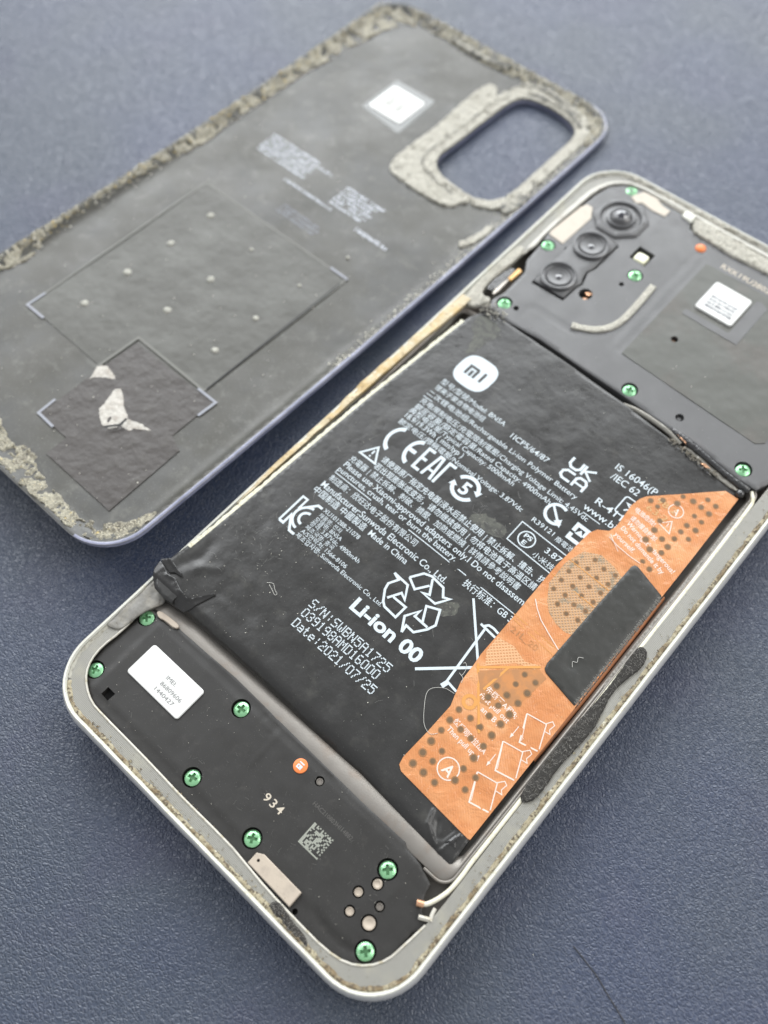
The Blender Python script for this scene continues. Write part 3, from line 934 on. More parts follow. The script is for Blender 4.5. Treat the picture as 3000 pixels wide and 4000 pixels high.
# lint-covered foam at the top edge
p = [(26.2, 156.7), (25.5, 158.2), (27.4, 158.9), (33.8, 158.6), (45, 158.2), (68, 157.4), (70, 155), (66, 154.6), (45.4, 154.6), (36.6, 154.2), (31.4, 154.8), (27.6, 155.0)]
p = [(x + .2 * nz(x, y, 1.3), y + .25 * nz(x, y, 1.3, 5)) for x, y in dens(p, .4)]
V, F, idx = sheet(p, z=lambda x, y: 8.35 + .35 * nz(x, y, .8) + .2 * nz(x, y, 2.5), step=.5, thick=1.2, chamfer=.3)
lint = make("foam_strip", V, F, foam_g, phone, smooth=70, label="tan lint covered foam along the top edge")
V, F, idx = sheet([(22.9, 157.5), (22.8, 159.2), (25.3, 159.2), (25.6, 156.9)], z=8.2, step=2, thick=.9, chamfer=.2)
make("retaining_clip", V, F, rim_m, phone, smooth=50)
# bright shoulder inside the frame at the camera corner
shoulder = [(2.9, 128), (2.6, 134), (2.7, 146), (3.1, 152.6), (5.0, 157), (8.6, 159.4), (12.6, 160.1), (22, 160.2), (45, 159.8), (66, 159.4), (66, 158.3), (45, 158.9), (25.6, 159.2), (12.6, 159.4), (8.4, 158.6), (5.6, 156.2), (4.2, 152.2), (3.9, 146), (3.4, 135), (4.0, 130)]
V, F, idx = sheet(smoothed(shoulder, 1), z=lambda x, y: 7.75 + .08 * nz(x, y, .4), step=1.0, thick=.5, chamfer=.12)
make("frame_shoulder", V, F, M("dusty_alloy", (.42, .41, .37), .5, metal=.3, overlays=[(.5, .5, .7, (.33, .31, .27))], bumps=[(1.2, .12, 3)]), phone, smooth=60)
# side key slot with its flexible circuit
V, F, idx = sheet(smoothed([(3.0, 114.6), (4.7, 114.9), (5.0, 119.5), (4.9, 122.4), (3.9, 122.8), (3.0, 119)], 1), z=7.62, step=1, thick=.3); make("key_slot", V, F, flex_m, phone)
V, F, idx = sheet(smoothed([(4.9, 114.2), (5.8, 114.1), (5.6, 119.4), (5.2, 119.4)], 1), z=8.0, step=.6, thick=.4, chamfer=.1); make("key_flex", V, F, M("flex_silver", (.48, .45, .40), .4, metal=.4, bumps=[(1, .1, 3)]), phone)
V, F, idx = sheet([(5.2, 119.3), (6.0, 119.3), (6.2, 122.8), (5.2, 123.0)], z=8.1, step=.8, thick=.4, chamfer=.1); make("key_flex", V, F, M("flex_amber", (.72, .40, .10), .35, coat=.4), phone)
V, F, idx = sheet(smoothed([(.9, 110), (.8, 124), (1.2, 129), (3.2, 128), (2.9, 122), (2.6, 115), (3.6, 112.5), (5.6, 113.2), (6.2, 111.6), (5.0, 109.6), (3, 108.5)], 1), z=lambda x, y: 7.9 + .35 * nz(x, y, .35, 2) + .1 * nz(x, y, 1.3), step=.6, thick=.7, chamfer=.15)
make("dried_glue", V, F, foam_g, phone, smooth=70)
# folded wrap over the ledge near the lower cover
V, F, idx = sheet(smoothed([(.55, 14.2), (.5, 26), (1.4, 27.4), (3.9, 25.0), (5.2, 23.4), (4.6, 21.6), (3.6, 19.5), (3.4, 15.6), (2.8, 14.6), (1.2, 13.9)], 1), z=lambda x, y: 7.72 + .16 * nz(x, y, .4) - .05 * max(0, x - 3) + .05 * math.sin((x * .8 + y * .25) * 3.0), step=.5, thick=.3, chamfer=.1)
make("ledge_tape", V, F, M("dull_grey_tape", (.16, .155, .14), .42, overlays=[(.35, .45, .7, (.24, .225, .19)), (1.2, .58, .68, (.10, .09, .075))], bumps=[(.9, .12, 3)]), phone, smooth=70, label="dull grey tape on the ledge beside the battery corner")
# flexible board between battery and upper cover
bar = spline([(41.2, 109.2, 7.0), (44.5, 109.6, 7.15), (50.5, 109.4, 7.2), (54.5, 108.6, 7.0)], 8)
V, F = tube(bar, lambda t: .30 + .25 * math.sin(min(1, t * 1.3) * math.pi * .7), 8)
make("board_flex", V, F, flexg_m, phone, smooth=60)
bar = spline([(50.5, 110.2, 7.0), (56.5, 109.4, 7.35), (62, 108.4, 7.45), (67, 107.8, 7.3), (69.2, 108.0, 7.0)], 8)
V, F = tube(bar, lambda t: .75 + .1 * math.sin(t * 9), 10)
make("board_flex", V, F, flex_m, phone, smooth=60)
V, F, idx = sheet(smoothed([(54.4, 108.4), (58.7, 107.8), (62.4, 106.7), (67.6, 106.2), (68.3, 107.3), (62.6, 107.9), (58, 109.0)], 1), z=lambda x, y: 7.35 + .2 * nz(x, y, .8), step=.5, thick=.5, chamfer=.12)
make("board_flex", V, F, flexg_m, phone, smooth=60)
V, F = lathe([(0, 7.9), (.5, 7.85), (.8, 7.5), (.85, 6.9)], 68.4, 106.4, 18); make("rubber_stop", V, F, flex_m, phone, smooth=60)
r3 = random.Random(12); V, F = [], []
for k in range(70):
    x = r3.uniform(52.5, 63.5); y = 108.0 - (x - 53) * .12 + r3.uniform(-.55, .35)
    pts = [(x, y, 7.2 + r3.uniform(0, .3)), (x + r3.uniform(-.3, .3), y + r3.uniform(-.3, .3), 7.6 + r3.uniform(0, .3)), (x + r3.uniform(-.5, .5), y + r3.uniform(-.5, .5), 7.4)]
    v, f = tube(spline(pts, 2), r3.uniform(.03, .11), 4)
    n = len(V); V += v; F += [tuple(n + i for i in g) for g in f]
make("torn_shielding", V, F, M("torn_foil", (.45, .42, .36), .3, metal=.7), phone, smooth=0, kind='stuff')
for P in ([(53.0, 109.4), (54.3, 109.6), (55.4, 108.7), (54.4, 109.0)], [(59.6, 106.9), (60.4, 107.3), (61.6, 107.0), (60.8, 106.7)]):
    V, F, idx = sheet(P, z=lambda x, y: 7.9 + .3 * nz(x, y, 2), step=.3, thick=.12); make("copper_scrap", V, F, copper, phone)

# ================================================================== BATTERY
batt = empty("battery", (2, 24, 5), "swollen black battery pack with white print, one corner lifted over the frame", "battery")
# (line, height, half-width): creases of the foil at the two lower corners
FOLDS = [([(62.3, 27.6), (62.9, 25.6), (65.8, 24.0)], .26, .26), ([(67.8, 27.6), (67.3, 25.6), (66.8, 23.6)], .24, .22), ([(64.0, 26.8), (65.2, 25.0)], -.22, .5),
         ([(66.4, 27.4), (66.0, 25.4)], -.2, .4), ([(5.5, 31), (8.5, 33.5)], .14, .9), ([(3.0, 30), (4.5, 33), (4.2, 36)], -.2, 1.1), ([(9, 36), (14, 35)], .10, 1.2), ([(12, 30.5), (19, 31.5)], -.12, 1.1), ([(13, 41), (10, 45)], .10, 1.4), ([(22, 31), (26, 29)], -.08, 1.0)]


def pl_dist(x, y, pts):
    d = 9e9
    for (ax, ay), (bx, by) in zip(pts, pts[1:]):
        ux, uy = bx - ax, by - ay
        t = max(0, min(1, ((x - ax) * ux + (y - ay) * uy) / (ux * ux + uy * uy)))
        d = min(d, math.hypot(x - ax - ux * t, y - ay - uy * t))
    return d


def zb(x, y):
    fx = min(1, max(0, (69 - x) / 68)); fy = min(1, max(0, (y - 24) / 86))
    z = 6.9 + (1.2 + 1.6 * (1 - fy)) * fx + .6 * math.sin(math.pi * fx) * math.sin(math.pi * fy)
    z += .10 * nz(x, y, .10, 3) + .035 * nz(x, y, .45, 8)
    if x < 24 and y < 50: z += .14 * nz(x, y, .28, 11) * (1 - x / 24) * (1 - (y - 24) / 26)
    if y < 48:
        for pts, h, w in FOLDS:
            if abs(x - pts[0][0]) < 16 and abs(y - pts[0][1]) < 12: z += h * math.exp(-(pl_dist(x, y, pts) / w) ** 2)
    if y < 28 and x > 7:
        e = 24.6 - max(0, x - 50) * .12
        if y < e + 2.0: z -= 1.3 * ((e + 2.0 - y) / 2.0) ** 2
    return z


bo = [(1.0, 25.5), (2.4, 24.0), (5.0, 23.5), (9, 24.2), (20, 24.6), (40, 24.3), (52, 23.8), (64.5, 22.5), (68.6, 22.0), (69.5, 23.0), (69.25, 28), (69.1, 50), (68.9, 81), (68.5, 105.5), (67.9, 107.2), (62, 107.3), (50, 108.6), (41, 109.4), (30, 109.9), (12, 110.3), (8.2, 110.0), (6.4, 108.3), (5.4, 106), (4.4, 93), (3.4, 79), (2.4, 55), (1.3, 35), (.5, 29.2), (-.2, 27.6)]
V, F, idx = sheet(bo, z=zb, step=.75, thick=3.6, chamfer=.35, fine=[(-1, 22, 15, 36, .24), (60, 20, 70, 29, .24)])
make("pouch", V, F, [wrap, wrap_side, wrap_side], batt, idx=idx, smooth=50)
# foil folded over at the lifted corner: two flat flaps with creased edges
def flap(poly, lift, tilt, ridge, name="folded_flap"):
    p = dens(poly, .3)
    V, F, idx = sheet(p, z=lambda x, y: zb(x, max(y, 25.6)) + lift + tilt(x, y) + .22 * math.exp(-(pl_dist(x, y, ridge) / .22) ** 2) + .05 * nz(x, y, 1.1, 2), step=.26, thick=.22, chamfer=.06)
    return make(name, V, F, flap_m, batt, smooth=60)


flap_m = M("foil_flap", (.018, .0175, .017), .25, spec=.5, bumps=[(.8, .05, 3), (5, .008, 2)], overlays=[(6, .70, .75, (.13, .13, .12), 2)])
flap([(-.35, 27.9), (.0, 26.2), (.9, 25.0), (2.4, 23.8), (5.4, 23.5), (9.4, 24.1), (10.2, 25.3), (11.7, 29.7), (11.45, 29.9), (9.4, 26.9), (8.4, 26.2), (6.4, 26.5), (4.2, 27.3), (2.6, 27.0), (1.2, 27.5)],
     .24, lambda x, y: -.55 * max(0, 25.6 - y) - .16 * max(0, 1.0 - x), [(2.6, 26.8), (4.2, 27.1), (6.4, 26.3), (8.4, 26.0), (9.4, 26.7), (11.4, 29.7)])
flap([(-.3, 28.0), (.9, 27.7), (2.7, 27.3), (3.4, 27.9), (5.0, 28.1), (4.6, 28.6), (2.9, 28.9), (.9, 29.2)], .34, lambda x, y: .18 * (y - 27.6), [(1.0, 29.0), (2.9, 28.7), (4.6, 28.4)])
flap([(64.8, 22.3), (68.6, 21.9), (69.3, 22.8), (68.4, 25.6), (67.2, 27.4), (66.8, 25.6), (66.3, 24.2)], .10, lambda x, y: -.5 * max(0, 25.6 - y), [(66.8, 25.6), (66.3, 24.2)])
# cream adhesive torn along the long edge
A = [(1.7, 33), (2.35, 45), (2.65, 55), (3.7, 79), (4.7, 93), (5.5, 104.5)]
A = dens(A, .35, False); lo, hi_ = [], []
for x, y in A:
    w = .30 + .22 * nz(x, y, 1.2, 2) + .12 * nz(x, y, 4)
    lo.append((x - .28 - w, y)); hi_.append((x + .1, y))
V, F, idx = sheet(lo + hi_[::-1], z=lambda x, y: zb(x, y) + .02, step=.5, thick=.3)
make("adhesive_edge", V, F, M("cream_adhesive", (.58, .57, .45), .6, overlays=[(1.5, .5, .7, (.42, .38, .26))], bumps=[(3, .1, 3)]), batt, smooth=60)

P = lambda f, **k: f.build("printed_text", ink, batt, zb, .06, **k)
LINES = [("型号/型號/Model: BN5A", 11.8, 89.5, 15.6, 1.55), ("锂离子聚合物电池组", 11.8, 87.7, 12.0, 1.45), ("二次锂电池组/Rechargeable Li-ion Polymer Battery", 11.5, 85.7, 35.3, 1.5), ("1ICP5/64/87", 29.7, 88.4, 8.6, 1.7),
         ("充电限制电压/充電限制電壓/Charging Voltage Limit: 4.45Vdc", 11.7, 83.4, 39.2, 1.5), ("额定容量/額定電容量/Rated Capacity: 4900mAh", 11.8, 81.7, 32.0, 1.5),
         ("典型电容量/Typical Capacity: 5000mAh", 11.6, 80.3, 25.0, 1.45), ("18.9/19.3Wh ( min/typ )", 11.8, 78.8, 14.0, 1.7), ("额定电压/標稱電壓/Nominal Voltage: 3.87Vdc", 11.7, 77.1, 29.3, 1.45),
         ("请使用原厂指定充电器|浸水后禁止使用 | 禁止拆解、撞击、挤", 15.0, 68.5, 37.4, 1.6), ("若出现膨胀或变形，请勿继续使用 | 勿将电池置于高温区請", 14.9, 66.6, 37.0, 1.6),
         ("充電器 | 禁止拆解、刺破、擠壓、加熱或燃燒 | 詳情請參考說明書", 10.4, 64.8, 39.4, 1.55), ("Please use Xiaomi-approved adapters only.I Do not disassem", 10.5, 63.1, 41.6, 1.8), ("punctures, crush, tear or burn the battery.", 10.3, 61.7, 28.0, 1.65),
         ("制造商：欣旺达电子股份有限公司", 10.4, 59.3, 20.8, 1.55), ("Manufacturer:Sunwoda Electronic Co., Ltd.", 10.2, 57.3, 29.4, 1.9), ("中国制造 中國製造  Made in China", 9.9, 55.6, 22.3, 1.7),
         ("XU101288-21078", 14.3, 53.7, 8.5, 1.25), ("제품명: 전지", 14.3, 52.5, 5.2, 1.05), ("모델명: BN5A", 14.3, 51.4, 6.4, 1.1), ("정격: 3.87Vdc, 4900mAh", 14.2, 50.3, 11.7, 1.2), ("제조국명: 중국", 14.1, 49.2, 6.7, 1.05),
         ("A/S연락처: 1566-8106", 14.1, 48.1, 10.8, 1.15), ("제조업자명: Sunwoda Electronic Co., Ltd.", 13.9, 46.9, 20.3, 1.2),
         ("R-411", 49.7, 87.5, 5.6, 2.1), ("www.bi", 48.7, 85.2, 6.8, 2.1), ("IS 16046(P", 48.3, 95.9, 8.8, 2.1), ("/IEC 62", 48.8, 93.7, 5.9, 2.1), ("R39121", 43.4, 77.0, 4.7, 1.4), ("廢電池", 48.8, 76.7, 3.7, 1.25),
         ("3.87", 48.8, 73.6, 3.3, 1.7), ("小米技", 47.6, 71.6, 4.4, 1.4), ("执行标准：GB 3", 42.0, 59.3, 10.4, 1.75)]
for s_, x, y, w, h in LINES:
    P(Flat().text(s_, x, y, w, h, bold=0.0 if h < 1.6 else .004))
P(Flat().text("Li-ion 00", 30.3, 43.3, 15.0, 3.55, bold=.035))


# dotted jet print
DOT = {'S': "01111,10000,10000,01110,00001,00001,11110", '/': "00001,00010,00010,00100,01000,01000,10000", 'N': "10001,11001,11001,10101,10011,10011,10001", ':': "00000,00100,00100,00000,00100,00100,00000",
       'W': "10001,10001,10001,10101,10101,10101,01010", 'B': "11110,10001,10001,11110,10001,10001,11110", '5': "11111,10000,11110,00001,00001,10001,01110", 'A': "01110,10001,10001,11111,10001,10001,10001",
       '1': "00100,01100,00100,00100,00100,00100,01110", '7': "11111,00001,00010,00100,00100,01000,01000", '2': "01110,10001,00001,00110,01000,10000,11111", '0': "01110,10001,10001,10001,10001,10001,01110",
       '3': "01110,10001,00001,00110,00001,10001,01110", '9': "01110,10001,10001,01111,00001,00001,01110", '8': "01110,10001,10001,01110,10001,10001,01110", 'M': "10001,11011,10101,10101,10001,10001,10001",
       'D': "11110,10001,10001,10001,10001,10001,11110", '6': "01110,10000,10000,11110,10001,10001,01110", 'a': "00000,00000,01110,00001,01111,10001,01111", 't': "01000,01000,11100,01000,01000,01001,00110",
       'e': "00000,00000,01110,10001,11111,10000,01110", '-': "00000,00000,00000,11111,00000,00000,00000"}


def dotline(s_, x, y, w, h):
    f = Flat(); n = len(s_); cw = w / n; px_ = cw / 6.0; py = h / 7.0
    for i, ch in enumerate(s_):
        for j, row in enumerate(DOT[ch].split(',')):
            for k, b in enumerate(row):
                if b == '1': f.poly(circle(x + i * cw + k * px_ + px_, y + (6 - j) * py + py / 2, .128, 6))
    return f


P(dotline("S/N:SWBN5A1725", 24.7, 38.9, 18.1, 1.75))
P(dotline("039198AMD16000", 24.8, 36.8, 17.3, 1.75))
P(dotline("Date:2021/07/25", 24.9, 34.5, 18.4, 1.75))
# rules
P(Flat().line([(11.4, 84.95), (53.0, 84.6)], .17)); P(Flat().line([(10.3, 61.15), (32, 61.1), (52.2, 61.0)], .17))
# maker's badge
sq = []
for k in range(72):
    a = 2 * math.pi * k / 72; c, s_ = math.cos(a), math.sin(a)
    sq.append((15.6 + 3.95 * math.copysign(abs(c) ** .68, c), 95.75 + 3.95 * math.copysign(abs(s_) ** .68, s_)))
Flat().poly(sq).build("maker_badge", ink, batt, zb, .05)
mi_mark(15.6, 95.7, 2.6, 4.1).build("maker_mark", wrap, batt, zb, .09)
# CE, EAC, recycling-number ring, warning triangle
f = Flat(); w = .85
f.arc(15.3, 73.8, 2.65, 100, 260, w); f.arc(21.1, 73.9, 2.65, 100, 260, w); f.line([(18.7, 73.9), (20.8, 73.9)], w * .9)
f.V = [(12.3 + (x - 12.4) * .78, 73.9 + (y - 73.8) * 1.06) for x, y in f.V]
P(f)
f = Flat(); w = .55
f.line([(22.3, 71.6), (20.9, 71.6), (20.9, 75.9), (22.3, 75.9)], w); f.line([(20.9, 73.8), (22.1, 73.8)], w)
f.line([(23.0, 71.4), (23.6, 75.9), (24.3, 75.9), (24.9, 71.4)], w); f.line([(23.2, 72.9), (24.7, 72.9)], w * .8)
f.line([(25.7, 71.4), (25.7, 75.9), (27.2, 75.9)], w)
f.V = [(20.2 + (x - 20.9) * 1.02, 73.9 + (y - 73.65) * 1.14) for x, y in f.V]
P(f)
f = Flat(); f.arc(30.5, 74.3, 2.45, 20, 150, .75); f.arc(30.5, 74.3, 2.45, 200, 330, .75)
for a in (20, 200):
    c, s_ = math.cos(math.radians(a)), math.sin(math.radians(a)); tx, ty = s_, -c
    bx, by = 30.5 + 2.45 * c, 74.3 + 2.45 * s_
    f.poly([(bx + c * .85, by + s_ * .85), (bx - c * .85, by - s_ * .85), (bx + tx * 1.1, by + ty * 1.1)])
f.text("5", 29.65, 72.95, 1.7, 3.7, bold=.03)
P(f)
f = Flat().line([(10.9, 67.3), (14.7, 67.3), (12.8, 70.4)], .38, True); f.line([(12.8, 69.4), (12.8, 68.5)], .35); f.poly(circle(12.8, 67.95, .2, 8)); P(f)
# KC mark
f = Flat(); w = .5
f.line([(9.5, 47.4), (9.5, 53.6), (10.6, 53.6), (10.6, 51.2)], w * .8); f.arc(13.1, 50.5, 2.4, 95, 265, w); f.arc(13.1, 50.5, 1.25, 90, 270, w)
f.line([(10.6, 51.2), (12.9, 54.0), (13.9, 54.0)], w); f.line([(9.5, 47.4), (10.5, 47.4), (10.5, 49.4), (12.4, 47.0), (13.6, 47.0)], w)
P(f)
# UKCA
f = Flat(); w = .52
f.line([(41.5, 92.9), (41.5, 91.4), (42.1, 90.8), (43.2, 90.8), (43.8, 91.4), (43.8, 92.9)], w)
f.line([(44.4, 92.9), (44.4, 90.6)], w); f.line([(46.5, 92.9), (44.7, 91.7), (46.6, 90.5)], w * .85)
f.line([(43.8, 89.9), (42.2, 89.9), (41.5, 89.3), (41.5, 88.4), (42.1, 87.9), (43.8, 87.9)], w)
f.line([(44.4, 87.6), (44.4, 89.4), (44.9, 90.0), (46.1, 90.0), (46.6, 89.4), (46.6, 87.6)], w); f.line([(44.4, 88.6), (46.6, 88.6)], w * .8)
P(f)
P(Flat().line(rrect(53.3, 88.6, 58.5, 92.6, .5, 3), .26, True).line([(54.5, 89.8), (55.4, 90.7), (54.3, 91.4), (56, 91.7)], .3))
f = Flat(); f.arc(46.0, 81.0, 2.0, 60, 330, .6, 24); f.line([(44.6, 82.2), (47.4, 79.7)], .45); f.poly([(48.0, 79.1), (46.4, 79.7), (47.5, 80.8)]); P(f)
f = Flat(); f.line([(50.2, 80.4), (50.2, 82.0), (52.4, 82.0), (52.4, 80.4)], .75); f.line([(50.2, 79.9), (50.2, 78.8), (52.4, 78.8)], .75); f.poly([(51.4, 81.4), (50.6, 80.2), (52.2, 80.2)]); P(f)
f = Flat().line([(42.4, 75.8), (42.4, 71.3), (53.0, 71.0), (53.2, 75.6)], .2, True); f.arc(45.1, 73.5, 1.55, 0, 360, .24, 30)
f.text("PS", 44.3, 73.6, 1.6, 1.25, bold=.02); f.text("E", 44.7, 72.3, .8, 1.25, bold=.02); P(f)
# recycling arrows (outlined)
f = Flat(); w = .42
f.line([(31.9, 53.2), (33.3, 52.7), (32.4, 51.0), (32.7, 49.8), (33.9, 48.0), (34.7, 47.4), (37.4, 47.2), (37.5, 49.7), (34.7, 49.7)], w)
f.line([(31.9, 53.2), (35.1, 53.0), (36.5, 50.6), (35.3, 51.2), (34.0, 48.9)], w)
f.line([(34.4, 54.3), (35.8, 56.5), (37.2, 57.0), (40.0, 56.7), (41.1, 55.3), (42.2, 55.8), (40.8, 53.5), (37.9, 53.6), (39.1, 54.1), (37.6, 56.7)], w); f.line([(34.4, 54.3), (36.5, 53.2), (38.0, 55.4)], w)
f.line([(39.9, 45.9), (38.4, 48.4), (39.8, 50.8), (39.7, 49.5), (42.6, 49.4)], w); f.line([(39.9, 45.9), (39.7, 47.3), (41.4, 47.2), (42.8, 49.1), (43.4, 50.6), (42.2, 53.2), (40.0, 52.2), (41.4, 49.5)], w)
f.build("recycling_mark", ink, batt, zb, .06)
# crossed-out bin, the part left of the tab
f = Flat(); w = .42
f.line([(45.1, 58.6), (52.9, 50.2)], w); f.line([(45.7, 42.6), (53.1, 49.5)], .5); f.line([(50.0, 55.6), (51.0, 43.9)], w)
f.line([(48.9, 55.9), (52.2, 55.6)], w); f.line([(49.6, 56.0), (50.1, 56.6), (51.0, 56.7), (52.2, 56.5)], w); f.line([(50.8, 43.3), (51.2, 44.6)], .8); f.line([(51.1, 44.5), (53.2, 44.2)], w)
f.build("bin_mark", ink, batt, zb, .06)

smudge_m = M("dull_smudge", (.060, .062, .050), .6, overlays=[(.8, .45, .6, (.030, .030, .026)), (3, .6, .68, (.14, .13, .11))])
for pl in ([(6.6, 107.6), (9.4, 108.6), (12.6, 108.0), (13.4, 105.4), (12.2, 103.6), (12.6, 100.4), (11.0, 97.8), (10.2, 100.2), (9.4, 103.0), (7.4, 104.2)], [(34.5, 71.6), (38.5, 73.2), (42.0, 72.6), (41.0, 70.2), (37.0, 69.4), (35.0, 70.0)], [(41.0, 54.6), (43.6, 56.4), (45.0, 54.8), (43.4, 52.6), (41.4, 53.0)]):
    p_ = dens(smoothed(pl, 2), .3); p_ = [(x + .6 * nz(x, y, .9, 3), y + .6 * nz(x, y, .9, 7)) for x, y in p_]
    Flat().poly(p_).build("smudge", smudge_m, batt, zb, .025)
rs = random.Random(31); fl = Flat()
for k in range(150):
    if k < 60: x, y = rs.gauss(11, 4), rs.gauss(44, 6)
    elif k < 105: x, y = rs.gauss(38, 3), rs.gauss(70.5, 2)
    else: x, y = rs.uniform(6, 50), rs.uniform(30, 105)
    if not inside([(x, y)], offset(bo, 2.5))[0]: continue
    a = rs.uniform(0, 3.14); l = rs.uniform(.3, 1.6); b = a + rs.uniform(-.5, .5)
    fl.line([(x, y), (x + l * .5 * math.cos(a), y + l * .5 * math.sin(a)), (x + l * (.5 * math.cos(a) + .5 * math.cos(b)), y + l * (.5 * math.sin(a) + .5 * math.sin(b)))], rs.uniform(.02, .05))
fl.build("scratches", M("scratch_grey", (.16, .16, .15), .4), batt, zb, .03, kind='stuff')
# ---------------------------------------------------------------- orange pull tab
tab = [(55.4, 93.6), (56.0, 94.8), (66.1, 105.3), (68.75, 105.4), (68.95, 90), (69.0, 80.6), (69.25, 51.3), (69.3, 28.0), (68.9, 27.9), (54.8, 28.7), (53.9, 29.3), (53.6, 30.6), (53.9, 36.0), (54.0, 41.8), (53.4, 43.6), (52.7, 46.0), (52.5, 49.5), (52.25, 51.8), (52.25, 59.9), (52.0, 72.7), (52.6, 82.0), (53.3, 83.4), (55.0, 84.6), (55.4, 86.0), (55.4, 87.1), (55.0, 91.5)]


def ztab(x, y):
    z = zb(x, y) + .14 + .04 * nz(x, y, .6, 20)
    z += .22 * math.exp(-(pl_dist(x, y, [(55.7, 83.6), (58, 83.0), (60.5, 82.8), (62.7, 82.8)]) / .28) ** 2)
    z += .10 * math.exp(-(pl_dist(x, y, [(53.1, 65.5), (56.1, 63.1), (58.4, 62.1), (61.4, 60.9)]) / .25) ** 2)
    return z


V, F, idx = sheet(tab, z=ztab, step=.8, thick=.12)
make("pull_tab", V, F, film, batt, smooth=60, label="translucent orange pull tab")
T = lambda f, n="tab_print", m=None, l=.03: f.build(n, m or film_ink, batt, ztab, l)
zone = [(52.3, 61.9), (52.3, 70.5), (52.9, 78.7), (55.0, 79.6), (57.0, 79.9), (60.0, 79.5), (61.9, 78.7), (61.8, 64.5), (60.7, 64.0), (58.3, 64.3), (56.3, 65.1), (54.7, 66.7), (53.2, 69.0)]
zone = [(53.0, 69.6), (52.9, 74.5), (54.0, 78.3), (56.7, 79.8), (60.0, 79.4), (61.9, 78.7), (61.6, 64.5), (60.3, 64.1), (58.3, 64.3), (56.3, 65.1), (54.7, 66.7)]


def zoned(poly, name, mat, l):
    v, fc, ix = sheet(poly, z=lambda x, y: ztab(x, y) + l, step=1.2, thick=.02)
    return make(name, v, fc, mat, batt, smooth=60)


zoned(zone, "tab_mesh", film_hatch, .02)
zoned([(52.6, 52.8), (52.5, 56.0), (55.5, 56.5), (58.5, 55.6), (61.0, 56.9), (60.6, 55.7), (57.5, 54.4), (54.0, 50.7)], "tab_mesh", film_pale, .02)
zoned([(53.6, 49.2), (60.9, 56.2), (62.9, 55.7), (62.2, 49.2), (59.3, 45.9), (56.6, 45.2), (55.6, 47.3)], "tab_shade", film_shade, .02)
# perforation dots in rows
fl = Flat(); rr = random.Random(5); dots = []
spots = [(55.4 + 2.18 * i, 30.8 + 2.3 * j) for i in range(5) for j in range(12)]
keepL = {(0, 0), (0, 1), (0, 2), (0, 3), (1, 0), (1, 1), (1, 2), (2, 0), (3, 1), (3, 2), (3, 3), (4, 1), (4, 2), (0, 5), (1, 5), (2, 5), (3, 5), (2, 6), (3, 6), (1, 4), (1, 8), (1, 7), (2, 7), (3, 7), (2, 8), (3, 8), (2, 9), (3, 9), (2, 10), (3, 10), (0, 4), (2, 4), (3, 4)}
for i in range(5):
    for j in range(12):
        if (i, j) in keepL: dots.append((55.4 + 2.18 * i + rr.uniform(-.08, .08), 30.8 + 2.3 * j + (0 if i < 3 else .2) + rr.uniform(-.1, .1), rr.uniform(.45, .58)))
for x, y in [(61.0, 99.2), (61.0, 97.3), (64.7, 94.7), (64.6, 92.9), (64.5, 91.0), (62.9, 89.5), (64.5, 88.9), (64.3, 87.2), (64.5, 83.2), (62.8, 83.6), (60.9, 90.1), (58.7, 94.4), (57.1, 94.6), (58.7, 96.1), (66.3, 97.0), (66.4, 94.9), (62.9, 99.6), (64.6, 99.5), (66.4, 99.3), (64.7, 97.2), (60.6, 92.3), (66.4, 92.6), (62.4, 86.4), (64.7, 101.6), (66.5, 101.4), (60.8, 87.5)]:
    dots.append((x, y, rr.uniform(.40, .54)))
for i in range(4):
    for j in range(6):
        x, y = 54.3 + 2.15 * i, 66.9 + 2.2 * j + (.4 if i % 2 else 0)
        if inside([(x, y)], offset(zone, .5))[0]: dots.append((x, y, .40))
halo = M("film_dot_halo", (.27, .135, .055), .35)
fh = Flat()
for x, y, r in dots:
    fh.poly(circle(x, y, r * 1.22, 14)); fl.poly(circle(x, y, r * .86, 14))
T(fh, "perforation_edge", halo, .04)
T(fl, "perforation", film_dot, .055)
# what is printed beneath shows through
f = Flat(); f.line([(52.9, 50.2), (60.2, 41.4)], .42); f.line([(53.1, 49.5), (61.0, 56.6)], .42); f.line([(56.3, 47.4), (57.1, 53.0)], .4); f.arc(55.9, 44.3, 1.0, 0, 360, .62, 22); f.line([(51.9, 61.0), (60.9, 60.8)], .12)
f.line([(52.3, 71.2), (61.4, 71.0)], .14); f.line([(52.9, 75.4), (61.6, 75.2)], .14); f.line([(52.3, 60.2), (61.2, 59.6)], .1)
T(f, "show_through", film_lite, .055)
f = Flat(); f.text("21L_20", 53.3, 58.2, 5.4, 1.5); T(f, "show_through", film_shade, .05)
f = Flat(); f.text("63:2", 57.3, 92.6, 4.2, 1.7); f.text("98:2", 57.9, 95.0, 4.0, 1.7); T(f, "show_through", M("film_ghost", (.50, .30, .13), .4), .05)
f = Flat().line([(53.1, 65.5), (54.4, 64.3), (56.1, 63.1), (58.4, 62.1), (61.4, 60.9)], .16); f.line([(55.7, 83.5), (57.9, 83.0), (60.5, 82.8), (62.7, 82.9)], .14); f.line([(55.6, 84.2), (56.6, 83.4), (58.5, 82.3)], .1)
T(f, "crease", film_ink, .06)
